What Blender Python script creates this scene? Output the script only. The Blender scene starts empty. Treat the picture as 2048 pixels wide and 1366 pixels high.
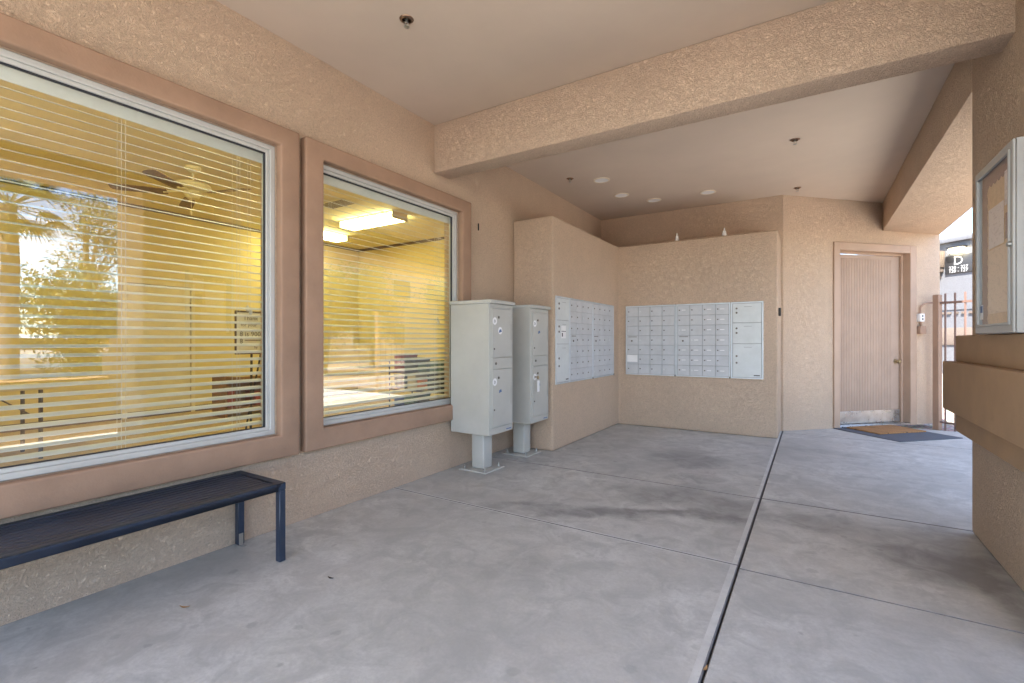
import bpy, bmesh, math, random
from mathutils import Vector, Matrix, noise as mnoise
R = math.radians
rnd = random.Random(7)
sc = bpy.context.scene
C = sc.collection

# ------------------------------------------------------------------ camera
cam = bpy.data.cameras.new('camera'); cam.sensor_width = 36.0; cam.lens = 36.0 * 960 / 2048
cam.shift_y = -1 / 2048; cam.clip_start = 0.05; cam.clip_end = 3000
cam_o = bpy.data.objects.new('camera', cam); C.objects.link(cam_o)
cam_o.location = (0, 0, 1.2); cam_o.rotation_euler = (R(90), 0, R(32)); sc.camera = cam_o

# ------------------------------------------------------------------ sky and sun
SUN_EL, SUN_AZ = 56.0, -176.0            # azimuth from +Y towards +X
world = bpy.data.worlds.new('World'); sc.world = world; world.use_nodes = True
wn, wl = world.node_tree.nodes, world.node_tree.links
for n in list(wn): wn.remove(n)
w_out = wn.new('ShaderNodeOutputWorld'); w_bg = wn.new('ShaderNodeBackground'); w_sky = wn.new('ShaderNodeTexSky')
w_sky.sky_type = 'NISHITA'; w_sky.sun_disc = False; w_sky.sun_elevation = R(SUN_EL); w_sky.sun_rotation = R(SUN_AZ)
w_sky.air_density = 0.8; w_sky.dust_density = 0.3; w_sky.ozone_density = 1.0
w_bg.inputs['Strength'].default_value = 0.09
# scattered thin clouds all over the dome
w_tc = wn.new('ShaderNodeTexCoord'); w_map = wn.new('ShaderNodeMapping'); w_map.inputs['Scale'].default_value = (1, 1, 2.2)
w_no = wn.new('ShaderNodeTexNoise'); w_no.inputs['Scale'].default_value = 2.6; w_no.inputs['Detail'].default_value = 7; w_no.inputs['Roughness'].default_value = 0.58
w_rp = wn.new('ShaderNodeMapRange'); w_rp.inputs[1].default_value = 0.52; w_rp.inputs[2].default_value = 0.72
w_rp.inputs[3].default_value = 0.0; w_rp.inputs[4].default_value = 0.85
w_mx = wn.new('ShaderNodeMixRGB'); w_mx.inputs[2].default_value = (9.0, 9.3, 9.8, 1)
wl.new(w_tc.outputs['Generated'], w_map.inputs['Vector']); wl.new(w_map.outputs[0], w_no.inputs['Vector'])
wl.new(w_no.outputs['Fac'], w_rp.inputs[0]); wl.new(w_rp.outputs[0], w_mx.inputs[0]); wl.new(w_sky.outputs[0], w_mx.inputs[1])
wl.new(w_mx.outputs[0], w_bg.inputs['Color']); wl.new(w_bg.outputs[0], w_out.inputs['Surface'])

sun = bpy.data.lights.new('sun', 'SUN'); sun.energy = 3.5; sun.angle = R(0.53); sun.color = (1.0, 0.95, 0.87)
sun_o = bpy.data.objects.new('sun', sun); C.objects.link(sun_o)
sd = Vector((math.sin(R(SUN_AZ)) * math.cos(R(SUN_EL)), math.cos(R(SUN_AZ)) * math.cos(R(SUN_EL)), math.sin(R(SUN_EL))))
sun_o.rotation_euler = (-sd).to_track_quat('-Z', 'Y').to_euler(); sun_o.location = (-5, -20, 30)

vs = sc.view_settings
vs.view_transform = 'Standard'; vs.look = 'None'; vs.gamma = 1.0; vs.exposure = 3.1
sc.render.engine = 'CYCLES'
cy = sc.cycles
cy.use_denoising = True; cy.max_bounces = 10; cy.diffuse_bounces = 6; cy.glossy_bounces = 5; cy.transparent_max_bounces = 16; cy.transmission_bounces = 6
cy.caustics_reflective = False; cy.caustics_refractive = False; cy.sample_clamp_indirect = 6.0

# ------------------------------------------------------------------ materials
def new_mat(name):
    m = bpy.data.materials.new(name); m.use_nodes = True
    nt = m.node_tree
    return m, nt.nodes, nt.links, nt.nodes['Principled BSDF']

def pos(ns, ls, scale=(1, 1, 1)):
    g = ns.new('ShaderNodeNewGeometry')
    if scale == (1, 1, 1): return g.outputs['Position']
    mp = ns.new('ShaderNodeMapping'); mp.inputs['Scale'].default_value = scale
    ls.new(g.outputs['Position'], mp.inputs['Vector']); return mp.outputs[0]

def noise_tex(ns, ls, vec, scale, detail=4, rough=0.55, dist=0.0):
    n = ns.new('ShaderNodeTexNoise'); n.inputs['Scale'].default_value = scale; n.inputs['Detail'].default_value = detail
    n.inputs['Roughness'].default_value = rough; n.inputs['Distortion'].default_value = dist
    ls.new(vec, n.inputs['Vector']); return n.outputs['Fac']

def maprange(ns, ls, v, a, b, c, d, smooth=False):
    m = ns.new('ShaderNodeMapRange'); m.clamp = True
    if smooth: m.interpolation_type = 'SMOOTHSTEP'
    for i, x in enumerate((a, b, c, d)): m.inputs[i + 1].default_value = x
    ls.new(v, m.inputs[0]); return m.outputs[0]

def math_n(ns, ls, op, a, b=None):
    m = ns.new('ShaderNodeMath'); m.operation = op
    for i, x in enumerate((a, b)):
        if x is None: continue
        if isinstance(x, (int, float)): m.inputs[i].default_value = x
        else: ls.new(x, m.inputs[i])
    return m.outputs[0]

def mixc(ns, ls, f, a, b, mode='MIX'):
    m = ns.new('ShaderNodeMixRGB'); m.blend_type = mode
    for i, x in enumerate((f, a, b)):
        if isinstance(x, tuple): m.inputs[i].default_value = x + (1,) if len(x) == 3 else x
        elif isinstance(x, (int, float)): m.inputs[i].default_value = x
        else: ls.new(x, m.inputs[i])
    return m.outputs[0]

def bump(ns, ls, h, strength, dist, normal=None):
    b = ns.new('ShaderNodeBump'); b.inputs['Strength'].default_value = strength; b.inputs['Distance'].default_value = dist
    ls.new(h, b.inputs['Height'])
    if normal is not None: ls.new(normal, b.inputs['Normal'])
    return b.outputs[0]

def simple(name, col, rough=0.5, metal=0.0, var=0.06, vscale=3.0, bmp=None, spec=0.5, grime=0.0):
    m, ns, ls, b = new_mat(name)
    p = pos(ns, ls)
    f = noise_tex(ns, ls, p, vscale, 5, 0.6)
    lo = tuple(c * (1 - var * 1.6) for c in col); hi = tuple(min(1, c * (1 + var * 1.6)) for c in col)
    c = mixc(ns, ls, maprange(ns, ls, f, 0.3, 0.7, 0, 1), lo, hi)
    if grime:
        g = maprange(ns, ls, noise_tex(ns, ls, p, vscale * 5, 6, 0.7, 0.6), 0.55, 0.75, 0, grime)
        c = mixc(ns, ls, g, c, tuple(x * 0.45 for x in col))
    ls.new(c, b.inputs['Base Color'])
    rr = maprange(ns, ls, f, 0.3, 0.7, max(0.02, rough - 0.07), min(1, rough + 0.07)); ls.new(rr, b.inputs['Roughness'])
    b.inputs['Metallic'].default_value = metal; b.inputs['Specular IOR Level'].default_value = spec
    if bmp:
        ls.new(bump(ns, ls, noise_tex(ns, ls, p, bmp[0], 4, 0.6), bmp[1], bmp[2]), b.inputs['Normal'])
    return m

def stucco(name, col, coarse=1.0, strength=0.9):
    m, ns, ls, b = new_mat(name)
    p = pos(ns, ls)
    # swirling lace texture: warped noise ridges plus sand grain
    w = ns.new('ShaderNodeTexNoise'); w.inputs['Scale'].default_value = 14; w.inputs['Detail'].default_value = 2
    ls.new(p, w.inputs['Vector'])
    vm = ns.new('ShaderNodeVectorMath'); vm.operation = 'SCALE'; vm.inputs['Scale'].default_value = 0.11
    ls.new(w.outputs['Color'], vm.inputs[0])
    va = ns.new('ShaderNodeVectorMath'); va.operation = 'ADD'; ls.new(p, va.inputs[0]); ls.new(vm.outputs[0], va.inputs[1])
    n1 = noise_tex(ns, ls, va.outputs[0], 60 / coarse, 4, 0.6, 1.0)
    ridge = maprange(ns, ls, math_n(ns, ls, 'ABSOLUTE', math_n(ns, ls, 'SUBTRACT', n1, 0.5)), 0.0, 0.11, 0, 1, True)
    n2 = noise_tex(ns, ls, p, 85 / coarse, 4, 0.72, 0.6)
    n3 = noise_tex(ns, ls, p, 7, 4, 0.6)
    h = math_n(ns, ls, 'ADD', math_n(ns, ls, 'MULTIPLY', ridge, 0.55), math_n(ns, ls, 'MULTIPLY', n2, 1.6))
    ls.new(bump(ns, ls, h, strength, 0.0085), b.inputs['Normal'])
    big = noise_tex(ns, ls, p, 1.1, 5, 0.6)
    c = mixc(ns, ls, maprange(ns, ls, big, 0.3, 0.7, 0, 1), tuple(x * 0.93 for x in col), tuple(x * 1.06 for x in col))
    c = mixc(ns, ls, maprange(ns, ls, ridge, 0.0, 0.6, 0.16, 0.0), c, tuple(x * 0.6 for x in col))     # shade of the relief painted into the grooves
    c = mixc(ns, ls, maprange(ns, ls, n2, 0.48, 0.67, 0.0, 0.46), c, tuple(x * 0.56 for x in col))
    c = mixc(ns, ls, maprange(ns, ls, n3, 0.52, 0.75, 0.0, 0.16), c, tuple(x * 0.75 for x in col))
    ls.new(c, b.inputs['Base Color']); b.inputs['Roughness'].default_value = 0.92; b.inputs['Specular IOR Level'].default_value = 0.2
    return m

def emitter(name, col, s):
    m, ns, ls, b = new_mat(name)
    b.inputs['Base Color'].default_value = col + (1,); b.inputs['Emission Color'].default_value = col + (1,); b.inputs['Emission Strength'].default_value = s
    return m

def glass(name, refl=1.0, ior=1.75, tint=(0.93, 0.96, 0.94), wav=0.0):
    m, ns, ls, b = new_mat(name)
    ns.remove(b); out = ns['Material Output']
    ge = ns.new('ShaderNodeNewGeometry'); dt = ns.new('ShaderNodeVectorMath'); dt.operation = 'DOT_PRODUCT'
    ls.new(ge.outputs['Incoming'], dt.inputs[0]); ls.new(ge.outputs['Normal'], dt.inputs[1])
    f0 = ((ior - 1) / (ior + 1)) ** 2 * 2          # two surfaces of the sheet
    k5 = math_n(ns, ls, 'POWER', math_n(ns, ls, 'SUBTRACT', 1.0, math_n(ns, ls, 'ABSOLUTE', dt.outputs['Value'])), 5.0)
    fac = math_n(ns, ls, 'ADD', math_n(ns, ls, 'MULTIPLY', k5, 1 - f0), f0)
    gl = ns.new('ShaderNodeBsdfGlossy'); gl.inputs['Roughness'].default_value = 0.0; gl.inputs['Color'].default_value = (refl, refl, refl, 1)
    tr = ns.new('ShaderNodeBsdfTransparent'); tr.inputs['Color'].default_value = tint + (1,)
    if wav:
        nb = bump(ns, ls, noise_tex(ns, ls, pos(ns, ls), 2.2, 2, 0.5), wav, 0.02)
        ls.new(nb, gl.inputs['Normal'])
    mx = ns.new('ShaderNodeMixShader')
    ls.new(fac, mx.inputs[0]); ls.new(tr.outputs[0], mx.inputs[1]); ls.new(gl.outputs[0], mx.inputs[2])
    ls.new(mx.outputs[0], out.inputs['Surface']); return m

def concrete(name, col, stains_shade=()):
    m, ns, ls, b = new_mat(name)
    p = pos(ns, ls)
    big = noise_tex(ns, ls, p, 0.9, 6, 0.62, 0.4); mid = noise_tex(ns, ls, p, 5.5, 6, 0.66, 0.8); fine = noise_tex(ns, ls, p, 60, 4, 0.7)
    c = mixc(ns, ls, maprange(ns, ls, big, 0.32, 0.68, 0, 1), tuple(x * 0.74 for x in col), tuple(x * 1.16 for x in col))
    c = mixc(ns, ls, maprange(ns, ls, mid, 0.42, 0.62, 0.0, 0.75), c, tuple(x * 0.70 for x in col))
    c = mixc(ns, ls, maprange(ns, ls, noise_tex(ns, ls, p, 17, 6, 0.72, 0.5), 0.46, 0.64, 0.0, 0.42), c, tuple(x * 0.72 for x in col))
    c = mixc(ns, ls, maprange(ns, ls, noise_tex(ns, ls, p, 2.1, 5, 0.6), 0.5, 0.72, 0, 0.35), c, (col[0] * 1.06, col[1] * 0.99, col[2] * 0.93))
    c = mixc(ns, ls, maprange(ns, ls, fine, 0.40, 0.70, 0, 0.34), c, tuple(x * 0.62 for x in col))
    # drips and old chewing gum
    vo = ns.new('ShaderNodeTexVoronoi'); vo.voronoi_dimensions = '2D'; vo.inputs['Scale'].default_value = 5.5; ls.new(p, vo.inputs['Vector'])
    sep = ns.new('ShaderNodeSeparateColor'); ls.new(vo.outputs['Color'], sep.inputs[0])
    wob = math_n(ns, ls, 'ADD', vo.outputs['Distance'], math_n(ns, ls, 'MULTIPLY', math_n(ns, ls, 'SUBTRACT', noise_tex(ns, ls, p, 16, 4, 0.65), 0.5), 0.34))
    rad = maprange(ns, ls, sep.outputs[0], 0.50, 1.0, -0.05, 0.17)
    spot = math_n(ns, ls, 'MULTIPLY', maprange(ns, ls, math_n(ns, ls, 'SUBTRACT', rad, wob), 0.0, 0.06, 0, 0.50, True), maprange(ns, ls, noise_tex(ns, ls, p, 0.8, 2), 0.38, 0.6, 0.15, 1.0))
    c = mixc(ns, ls, spot, c, tuple(x * 0.48 for x in col))
    # stains with a place of their own, plus soft pier shade painted in
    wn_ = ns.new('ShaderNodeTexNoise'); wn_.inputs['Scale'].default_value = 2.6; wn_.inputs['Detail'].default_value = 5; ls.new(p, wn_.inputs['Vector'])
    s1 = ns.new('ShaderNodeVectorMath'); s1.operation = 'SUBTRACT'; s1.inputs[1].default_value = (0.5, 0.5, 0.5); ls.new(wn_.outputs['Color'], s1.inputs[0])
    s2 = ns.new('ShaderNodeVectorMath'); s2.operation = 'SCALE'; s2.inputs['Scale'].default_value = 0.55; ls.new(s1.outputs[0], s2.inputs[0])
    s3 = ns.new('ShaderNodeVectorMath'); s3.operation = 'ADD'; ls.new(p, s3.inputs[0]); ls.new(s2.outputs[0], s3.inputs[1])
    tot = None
    for (sx, sy, rx, ry, ang, wt) in stains_shade:
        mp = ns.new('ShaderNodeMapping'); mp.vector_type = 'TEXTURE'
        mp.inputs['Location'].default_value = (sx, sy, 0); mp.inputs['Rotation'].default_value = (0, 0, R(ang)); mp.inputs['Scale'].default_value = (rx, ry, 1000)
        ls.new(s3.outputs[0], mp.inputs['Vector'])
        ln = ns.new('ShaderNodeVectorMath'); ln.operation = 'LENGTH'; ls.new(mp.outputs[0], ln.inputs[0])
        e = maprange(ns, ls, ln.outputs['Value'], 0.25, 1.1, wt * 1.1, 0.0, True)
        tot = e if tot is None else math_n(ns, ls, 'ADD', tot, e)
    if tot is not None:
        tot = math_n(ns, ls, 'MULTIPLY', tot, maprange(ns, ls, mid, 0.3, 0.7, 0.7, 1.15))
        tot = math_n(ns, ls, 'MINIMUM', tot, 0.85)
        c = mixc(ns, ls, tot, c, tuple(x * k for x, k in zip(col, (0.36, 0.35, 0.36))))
    ls.new(c, b.inputs['Base Color'])
    ls.new(maprange(ns, ls, mid, 0.3, 0.7, 0.55, 0.8), b.inputs['Roughness']); b.inputs['Specular IOR Level'].default_value = 0.35
    h = math_n(ns, ls, 'ADD', math_n(ns, ls, 'MULTIPLY', fine, 0.35), mid)
    ls.new(bump(ns, ls, h, 0.25, 0.003), b.inputs['Normal'])
    return m

def leafmat(name, col):
    m, ns, ls, b = new_mat(name)
    oi = noise_tex(ns, ls, pos(ns, ls), 1.7, 3, 0.6)
    c = mixc(ns, ls, maprange(ns, ls, oi, 0.3, 0.7, 0, 1), tuple(x * 0.6 for x in col), tuple(x * 1.45 for x in col))
    ls.new(c, b.inputs['Base Color']); b.inputs['Roughness'].default_value = 0.55
    tl = ns.new('ShaderNodeBsdfTranslucent'); ls.new(c, tl.inputs['Color'])
    mx = ns.new('ShaderNodeMixShader'); mx.inputs[0].default_value = 0.3
    ls.new(b.outputs[0], mx.inputs[1]); ls.new(tl.outputs[0], mx.inputs[2]); ls.new(mx.outputs[0], ns['Material Output'].inputs['Surface'])
    return m

def gravel_mat(name):
    m, ns, ls, b = new_mat(name)
    p = pos(ns, ls)
    vo = ns.new('ShaderNodeTexVoronoi'); vo.inputs['Scale'].default_value = 26; ls.new(p, vo.inputs['Vector'])
    c = mixc(ns, ls, 0.55, (0.60, 0.48, 0.40), vo.outputs['Color'], 'MULTIPLY')
    c = mixc(ns, ls, maprange(ns, ls, vo.outputs['Distance'], 0.2, 0.75, 0, 0.75), c, (0.10, 0.07, 0.055))
    ls.new(c, b.inputs['Base Color']); b.inputs['Roughness'].default_value = 0.9
    ls.new(bump(ns, ls, vo.outputs['Distance'], 0.9, -0.02), b.inputs['Normal'])
    return m

def wood(name, col, scale=(1, 14, 14)):
    m, ns, ls, b = new_mat(name)
    f = noise_tex(ns, ls, pos(ns, ls, scale), 3, 5, 0.6, 0.8)
    c = mixc(ns, ls, maprange(ns, ls, f, 0.3, 0.7, 0, 1), tuple(x * 0.6 for x in col), tuple(x * 1.25 for x in col))
    ls.new(c, b.inputs['Base Color']); b.inputs['Roughness'].default_value = 0.45; return m

def coir_mat(name):
    m, ns, ls, b = new_mat(name)
    p = pos(ns, ls)
    mp = ns.new('ShaderNodeMapping'); mp.inputs['Rotation'].default_value = (0, 0, R(-45)); mp.inputs['Scale'].default_value = (1.0, 9, 1); ls.new(p, mp.inputs[0])
    f = noise_tex(ns, ls, mp.outputs[0], 3.0, 3, 0.5, 0.5)
    c = mixc(ns, ls, maprange(ns, ls, noise_tex(ns, ls, p, 150, 2), 0.3, 0.7, 0, 1), (0.30, 0.14, 0.05), (0.52, 0.28, 0.11))
    c = mixc(ns, ls, maprange(ns, ls, f, 0.58, 0.64, 0, 0.75), c, (0.10, 0.055, 0.03))
    ls.new(c, b.inputs['Base Color']); b.inputs['Roughness'].default_value = 1.0
    ls.new(bump(ns, ls, noise_tex(ns, ls, p, 260, 2), 1.0, 0.006), b.inputs['Normal']); return m

def paper_mat(name, col, lines):
    m, ns, ls, b = new_mat(name)
    f = noise_tex(ns, ls, pos(ns, ls, (1, 26, 70)), 1.0, 3, 0.6)
    c = mixc(ns, ls, maprange(ns, ls, f, 0.56, 0.60, 0, lines), col, tuple(x * 0.3 for x in col))
    ls.new(c, b.inputs['Base Color']); b.inputs['Roughness'].default_value = 0.8; return m

STAINS_SHADE = [(-1.95, 2.92, 0.50, 0.10, 14, 0.42), (-1.30, 3.20, 0.65, 0.11, 22, 0.62), (-0.70, 3.42, 0.50, 0.13, 20, 0.62), (-0.95, 3.80, 0.62, 0.30, 8, 0.52),
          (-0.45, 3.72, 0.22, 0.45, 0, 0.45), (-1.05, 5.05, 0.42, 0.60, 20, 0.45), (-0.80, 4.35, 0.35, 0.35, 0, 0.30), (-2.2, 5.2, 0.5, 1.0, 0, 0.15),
          (0.05, 3.75, 0.45, 0.22, -6, 0.42), (0.55, 3.40, 0.42, 0.30, -25, 0.62), (0.70, 3.75, 0.30, 0.5, 0, 0.40), (0.78, 3.05, 0.16, 0.7, 0, 0.50),  # marks beside the pier are its soft shade, painted into the floor colour
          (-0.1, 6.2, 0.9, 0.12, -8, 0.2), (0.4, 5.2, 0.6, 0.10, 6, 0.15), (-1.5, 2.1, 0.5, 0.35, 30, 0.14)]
M = {}
M['stucco'] = stucco('stucco', (0.735, 0.56, 0.415), 1.0, 0.9)
M['stucco_beam'] = stucco('stucco_beam', (0.715, 0.55, 0.42), 1.0, 0.9)
M['trim'] = simple('trim_stucco', (0.34, 0.22, 0.152), 0.85, var=0.07, vscale=4, bmp=(90, 0.35, 0.004), spec=0.2, grime=0.12)
M['band'] = simple('band_stucco', (0.37, 0.245, 0.15), 0.85, var=0.06, vscale=4, bmp=(90, 0.4, 0.004), spec=0.2, grime=0.12)
M['ceiling'] = simple('ceiling_paint', (0.55, 0.455, 0.375), 0.85, var=0.035, vscale=1.2, bmp=(140, 0.12, 0.002), spec=0.2)
M['concrete'] = concrete('concrete', (0.56, 0.555, 0.525), STAINS_SHADE)
M['trowel'] = simple('trowelled_concrete', (0.565, 0.565, 0.54), 0.6, var=0.08, vscale=9, bmp=(60, 0.2, 0.002), grime=0.35)
M['jointedge'] = simple('joint_edge', (0.20, 0.19, 0.185), 0.9, var=0.15, vscale=25)
M['joint'] = simple('joint_dirt', (0.035, 0.030, 0.027), 1.0, var=0.3, vscale=30)
M['alu'] = simple('window_aluminium', (0.52, 0.52, 0.495), 0.45, 0.15, var=0.05, grime=0.15)
M['gasket'] = simple('gasket', (0.02, 0.022, 0.03), 0.7)
M['glass'] = glass('window_glass', 1.0, 1.90, (0.92, 0.955, 0.93), 0.012)
M['caseglass'] = glass('case_glass', 1.0, 1.45, (0.95, 0.95, 0.94))
M['slat'] = simple('blind_slat', (0.74, 0.75, 0.70), 0.5, var=0.03, vscale=12)
M['cord'] = simple('blind_cord', (0.72, 0.70, 0.62), 0.8)
M['postal'] = simple('postal_grey', (0.52, 0.535, 0.555), 0.5, 0.0, var=0.05, vscale=7, grime=0.10)
M['postal_light'] = simple('postal_light', (0.60, 0.63, 0.63), 0.45, 0.0, var=0.04, vscale=7, grime=0.08)
M['postal_frame'] = simple('postal_frame', (0.58, 0.62, 0.65), 0.4, 0.25, var=0.05, vscale=9, grime=0.12)
M['postal_gap'] = simple('postal_gap', (0.37, 0.38, 0.39), 0.6)
M['locker'] = simple('locker_paint', (0.45, 0.445, 0.41), 0.45, 0.0, var=0.05, vscale=2.5, grime=0.08)
M['lock'] = simple('lock_metal', (0.16, 0.145, 0.125), 0.45, 0.5, var=0.2)
M['white'] = simple('white_label', (0.80, 0.80, 0.80), 0.6)
M['print'] = simple('dark_print', (0.04, 0.04, 0.045), 0.7)
M['blue'] = simple('blue_print', (0.09, 0.15, 0.30), 0.6)
M['navy'] = simple('navy_powder_coat', (0.022, 0.034, 0.060), 0.38, 0.0, var=0.16, vscale=6, grime=0.2)
M['steel'] = simple('stainless', (0.55, 0.55, 0.55), 0.3, 0.9, var=0.12, vscale=9, grime=0.2)
M['bolt'] = simple('zinc_bolt', (0.45, 0.45, 0.43), 0.35, 0.9)
M['doorp'] = simple('door_paint', (0.40, 0.29, 0.22), 0.6, var=0.05, vscale=4, grime=0.08)
M['doorf'] = simple('door_frame_paint', (0.42, 0.295, 0.215), 0.55, var=0.05, vscale=4, grime=0.08)
M['brass'] = simple('old_brass', (0.45, 0.36, 0.22), 0.3, 0.9)
M['fence'] = simple('fence_paint', (0.20, 0.125, 0.105), 0.5, var=0.1)
M['post'] = simple('post_paint', (0.34, 0.22, 0.155), 0.6, var=0.08)
M['rubber'] = simple('rubber_mat', (0.095, 0.105, 0.125), 0.85, var=0.12, vscale=9, bmp=(120, 0.6, 0.003), grime=0.2)
M['coir'] = coir_mat('coir')
M['grey_case'] = simple('case_aluminium', (0.44, 0.44, 0.425), 0.4, 0.3, var=0.06)
M['cork'] = simple('cork', (0.62, 0.46, 0.28), 0.9, var=0.08, vscale=30)
M['scallop'] = simple('scalloped_border', (0.16, 0.11, 0.13), 0.8)
M['paper'] = paper_mat('notice_paper', (0.74, 0.72, 0.74), 0.25)
M['paper2'] = paper_mat('notice_paper_cream', (0.72, 0.60, 0.47), 0.18)
M['lampwhite'] = simple('lamp_baffle', (0.80, 0.80, 0.80), 0.5)
M['lampring'] = simple('lamp_ring', (0.72, 0.62, 0.48), 0.5)
M['sprk'] = simple('sprinkler_metal', (0.30, 0.20, 0.14), 0.35, 0.9)
M['dark'] = simple('dark_metal', (0.03, 0.028, 0.027), 0.5, 0.4)
M['hole'] = simple('rusty_socket', (0.05, 0.018, 0.01), 0.8)
M['gravel'] = gravel_mat('desert_gravel')
M['ywall'] = simple('room_wall_paint', (0.72, 0.61, 0.30), 0.7, var=0.03)
M['yceil'] = simple('room_ceiling_paint', (0.84, 0.77, 0.52), 0.8, var=0.03)
M['carpet'] = simple('room_carpet', (0.40, 0.30, 0.17), 0.95, var=0.15, vscale=20)
M['crown'] = simple('dark_moulding', (0.09, 0.055, 0.03), 0.5)
M['ydoor'] = simple('room_door_paint', (0.74, 0.66, 0.44), 0.55)
M['tube'] = emitter('fluorescent_diffuser', (1.0, 0.89, 0.42), 3.1)
M['fanwhite'] = simple('fan_enamel', (0.78, 0.72, 0.55), 0.35)
M['fanblade'] = wood('fan_blade_wood', (0.16, 0.09, 0.045))
M['woodbrown'] = wood('brown_wood', (0.26, 0.13, 0.05))
M['board'] = simple('whiteboard', (0.78, 0.76, 0.68), 0.3)
M['tabletop'] = simple('table_laminate', (0.62, 0.55, 0.40), 0.5)
M['facade'] = stucco('facade_stucco', (0.14, 0.143, 0.155), 3, 0.5)
M['facade_tan'] = stucco('facade_tan', (0.15, 0.12, 0.10), 3, 0.5)
M['sign'] = simple('sign_panel', (0.022, 0.022, 0.024), 0.5)
M['lamplit'] = emitter('lit_lantern', (1.0, 0.86, 0.55), 4.0)
M['signwhite'] = simple('sign_lettering', (0.42, 0.42, 0.42), 0.6)
M['bark'] = simple('bark', (0.16, 0.11, 0.08), 0.95, var=0.25, vscale=8, bmp=(25, 0.9, 0.02))
M['leaf'] = leafmat('leaves', (0.075, 0.105, 0.028))
M['leaf2'] = leafmat('leaves_olive', (0.10, 0.12, 0.05))
M['frond'] = leafmat('palm_frond', (0.085, 0.115, 0.04))
M['deadleaf'] = simple('dry_leaf', (0.38, 0.22, 0.09), 0.8)
M['carpaint'] = simple('car_white', (0.72, 0.73, 0.75), 0.25)
M['carglass'] = simple('car_glass', (0.02, 0.025, 0.03), 0.08)
M['tyre'] = simple('tyre', (0.02, 0.02, 0.02), 0.8)
M['asphalt'] = simple('asphalt', (0.06, 0.06, 0.062), 0.9, var=0.15, vscale=5)

# ------------------------------------------------------------------ mesh helpers
class MB:
    def __init__(s): s.v = []; s.f = []; s.m = []; s.mi = 0
    def add(s, vs_, fs):
        o = len(s.v); s.v += [tuple(a) for a in vs_]; s.f += [tuple(i + o for i in f) for f in fs]; s.m += [s.mi] * len(fs); return s
    def box(s, x0, x1, y0, y1, z0, z1):
        return s.add([(x0, y0, z0), (x1, y0, z0), (x1, y1, z0), (x0, y1, z0), (x0, y0, z1), (x1, y0, z1), (x1, y1, z1), (x0, y1, z1)],
                     [(0, 3, 2, 1), (4, 5, 6, 7), (0, 1, 5, 4), (1, 2, 6, 5), (2, 3, 7, 6), (3, 0, 4, 7)])
    def prism(s, poly, z0, z1):
        n = len(poly)
        return s.add([(x, y, z0) for x, y in poly] + [(x, y, z1) for x, y in poly],
                     [tuple(range(n - 1, -1, -1)), tuple(range(n, 2 * n))] + [(i, (i + 1) % n, n + (i + 1) % n, n + i) for i in range(n)])
    def tube(s, pts, r, n=8, r1=None, cap=True):
        pts = [Vector(p) for p in pts]; k = len(pts); vs_ = []; fs = []; prev = None
        for i, p in enumerate(pts):
            t = (pts[min(i + 1, k - 1)] - pts[max(i - 1, 0)]).normalized()
            if prev is None:
                a = t.cross(Vector((0, 0, 1)))
                if a.length < 1e-3: a = t.cross(Vector((0, 1, 0)))
            else: a = prev - t * prev.dot(t)
            a.normalize(); prev = a; b = t.cross(a)
            rr = r if r1 is None else r + (r1 - r) * i / max(1, k - 1)
            vs_ += [p + a * rr * math.cos(2 * math.pi * j / n) + b * rr * math.sin(2 * math.pi * j / n) for j in range(n)]
        for i in range(k - 1):
            for j in range(n): fs.append((i * n + j, i * n + (j + 1) % n, (i + 1) * n + (j + 1) % n, (i + 1) * n + j))
        if cap: fs += [tuple(range(n - 1, -1, -1)), tuple((k - 1) * n + j for j in range(n))]
        return s.add(vs_, fs)
    def lathe(s, prof, cx=0, cy=0, cz=0, n=20, axis='z'):
        vs_ = []; fs = []; k = len(prof)
        for r, h in prof:
            for j in range(n):
                a = 2 * math.pi * j / n; q = (r * math.cos(a), r * math.sin(a), h)
                if axis == 'y': q = (q[0], q[2], q[1])
                elif axis == 'x': q = (q[2], q[0], q[1])
                vs_.append((cx + q[0], cy + q[1], cz + q[2]))
        for i in range(k - 1):
            for j in range(n): fs.append((i * n + j, i * n + (j + 1) % n, (i + 1) * n + (j + 1) % n, (i + 1) * n + j))
        if prof[0][0] > 1e-6: fs.append(tuple(range(n - 1, -1, -1)))
        if prof[-1][0] > 1e-6: fs.append(tuple((k - 1) * n + j for j in range(n)))
        return s.add(vs_, fs)
    def mesh(s, name, mats, bevel=0.0, seg=2, smooth=False):
        me = bpy.data.meshes.new(name); me.from_pydata(s.v, [], s.f)
        for m in (mats if isinstance(mats, (list, tuple)) else [mats]): me.materials.append(M[m] if isinstance(m, str) else m)
        for p, i in zip(me.polygons, s.m): p.material_index = i
        bm = bmesh.new(); bm.from_mesh(me)
        bmesh.ops.remove_doubles(bm, verts=bm.verts, dist=1e-5)
        bmesh.ops.recalc_face_normals(bm, faces=bm.faces)
        if bevel:
            es = [e for e in bm.edges if len(e.link_faces) == 2 and e.calc_face_angle(0) > R(35)]
            bmesh.ops.bevel(bm, geom=es, offset=bevel, segments=seg, profile=0.5, affect='EDGES', clamp_overlap=True)
        bm.to_mesh(me); bm.free()
        if smooth or bevel:
            me.polygons.foreach_set('use_smooth', [True] * len(me.polygons))
            try: me.set_sharp_from_angle(angle=R(38))
            except Exception: pass
        return me
    def build(s, name, mats, parent=None, bevel=0.0, seg=2, smooth=False, loc=None):
        return put(name, s.mesh(name, mats, bevel, seg, smooth), parent, loc)

def put(name, me, parent=None, loc=None):
    o = bpy.data.objects.new(name, me); C.objects.link(o)
    if parent is not None: o.parent = parent
    if loc is not None: o.location = loc
    return o

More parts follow.
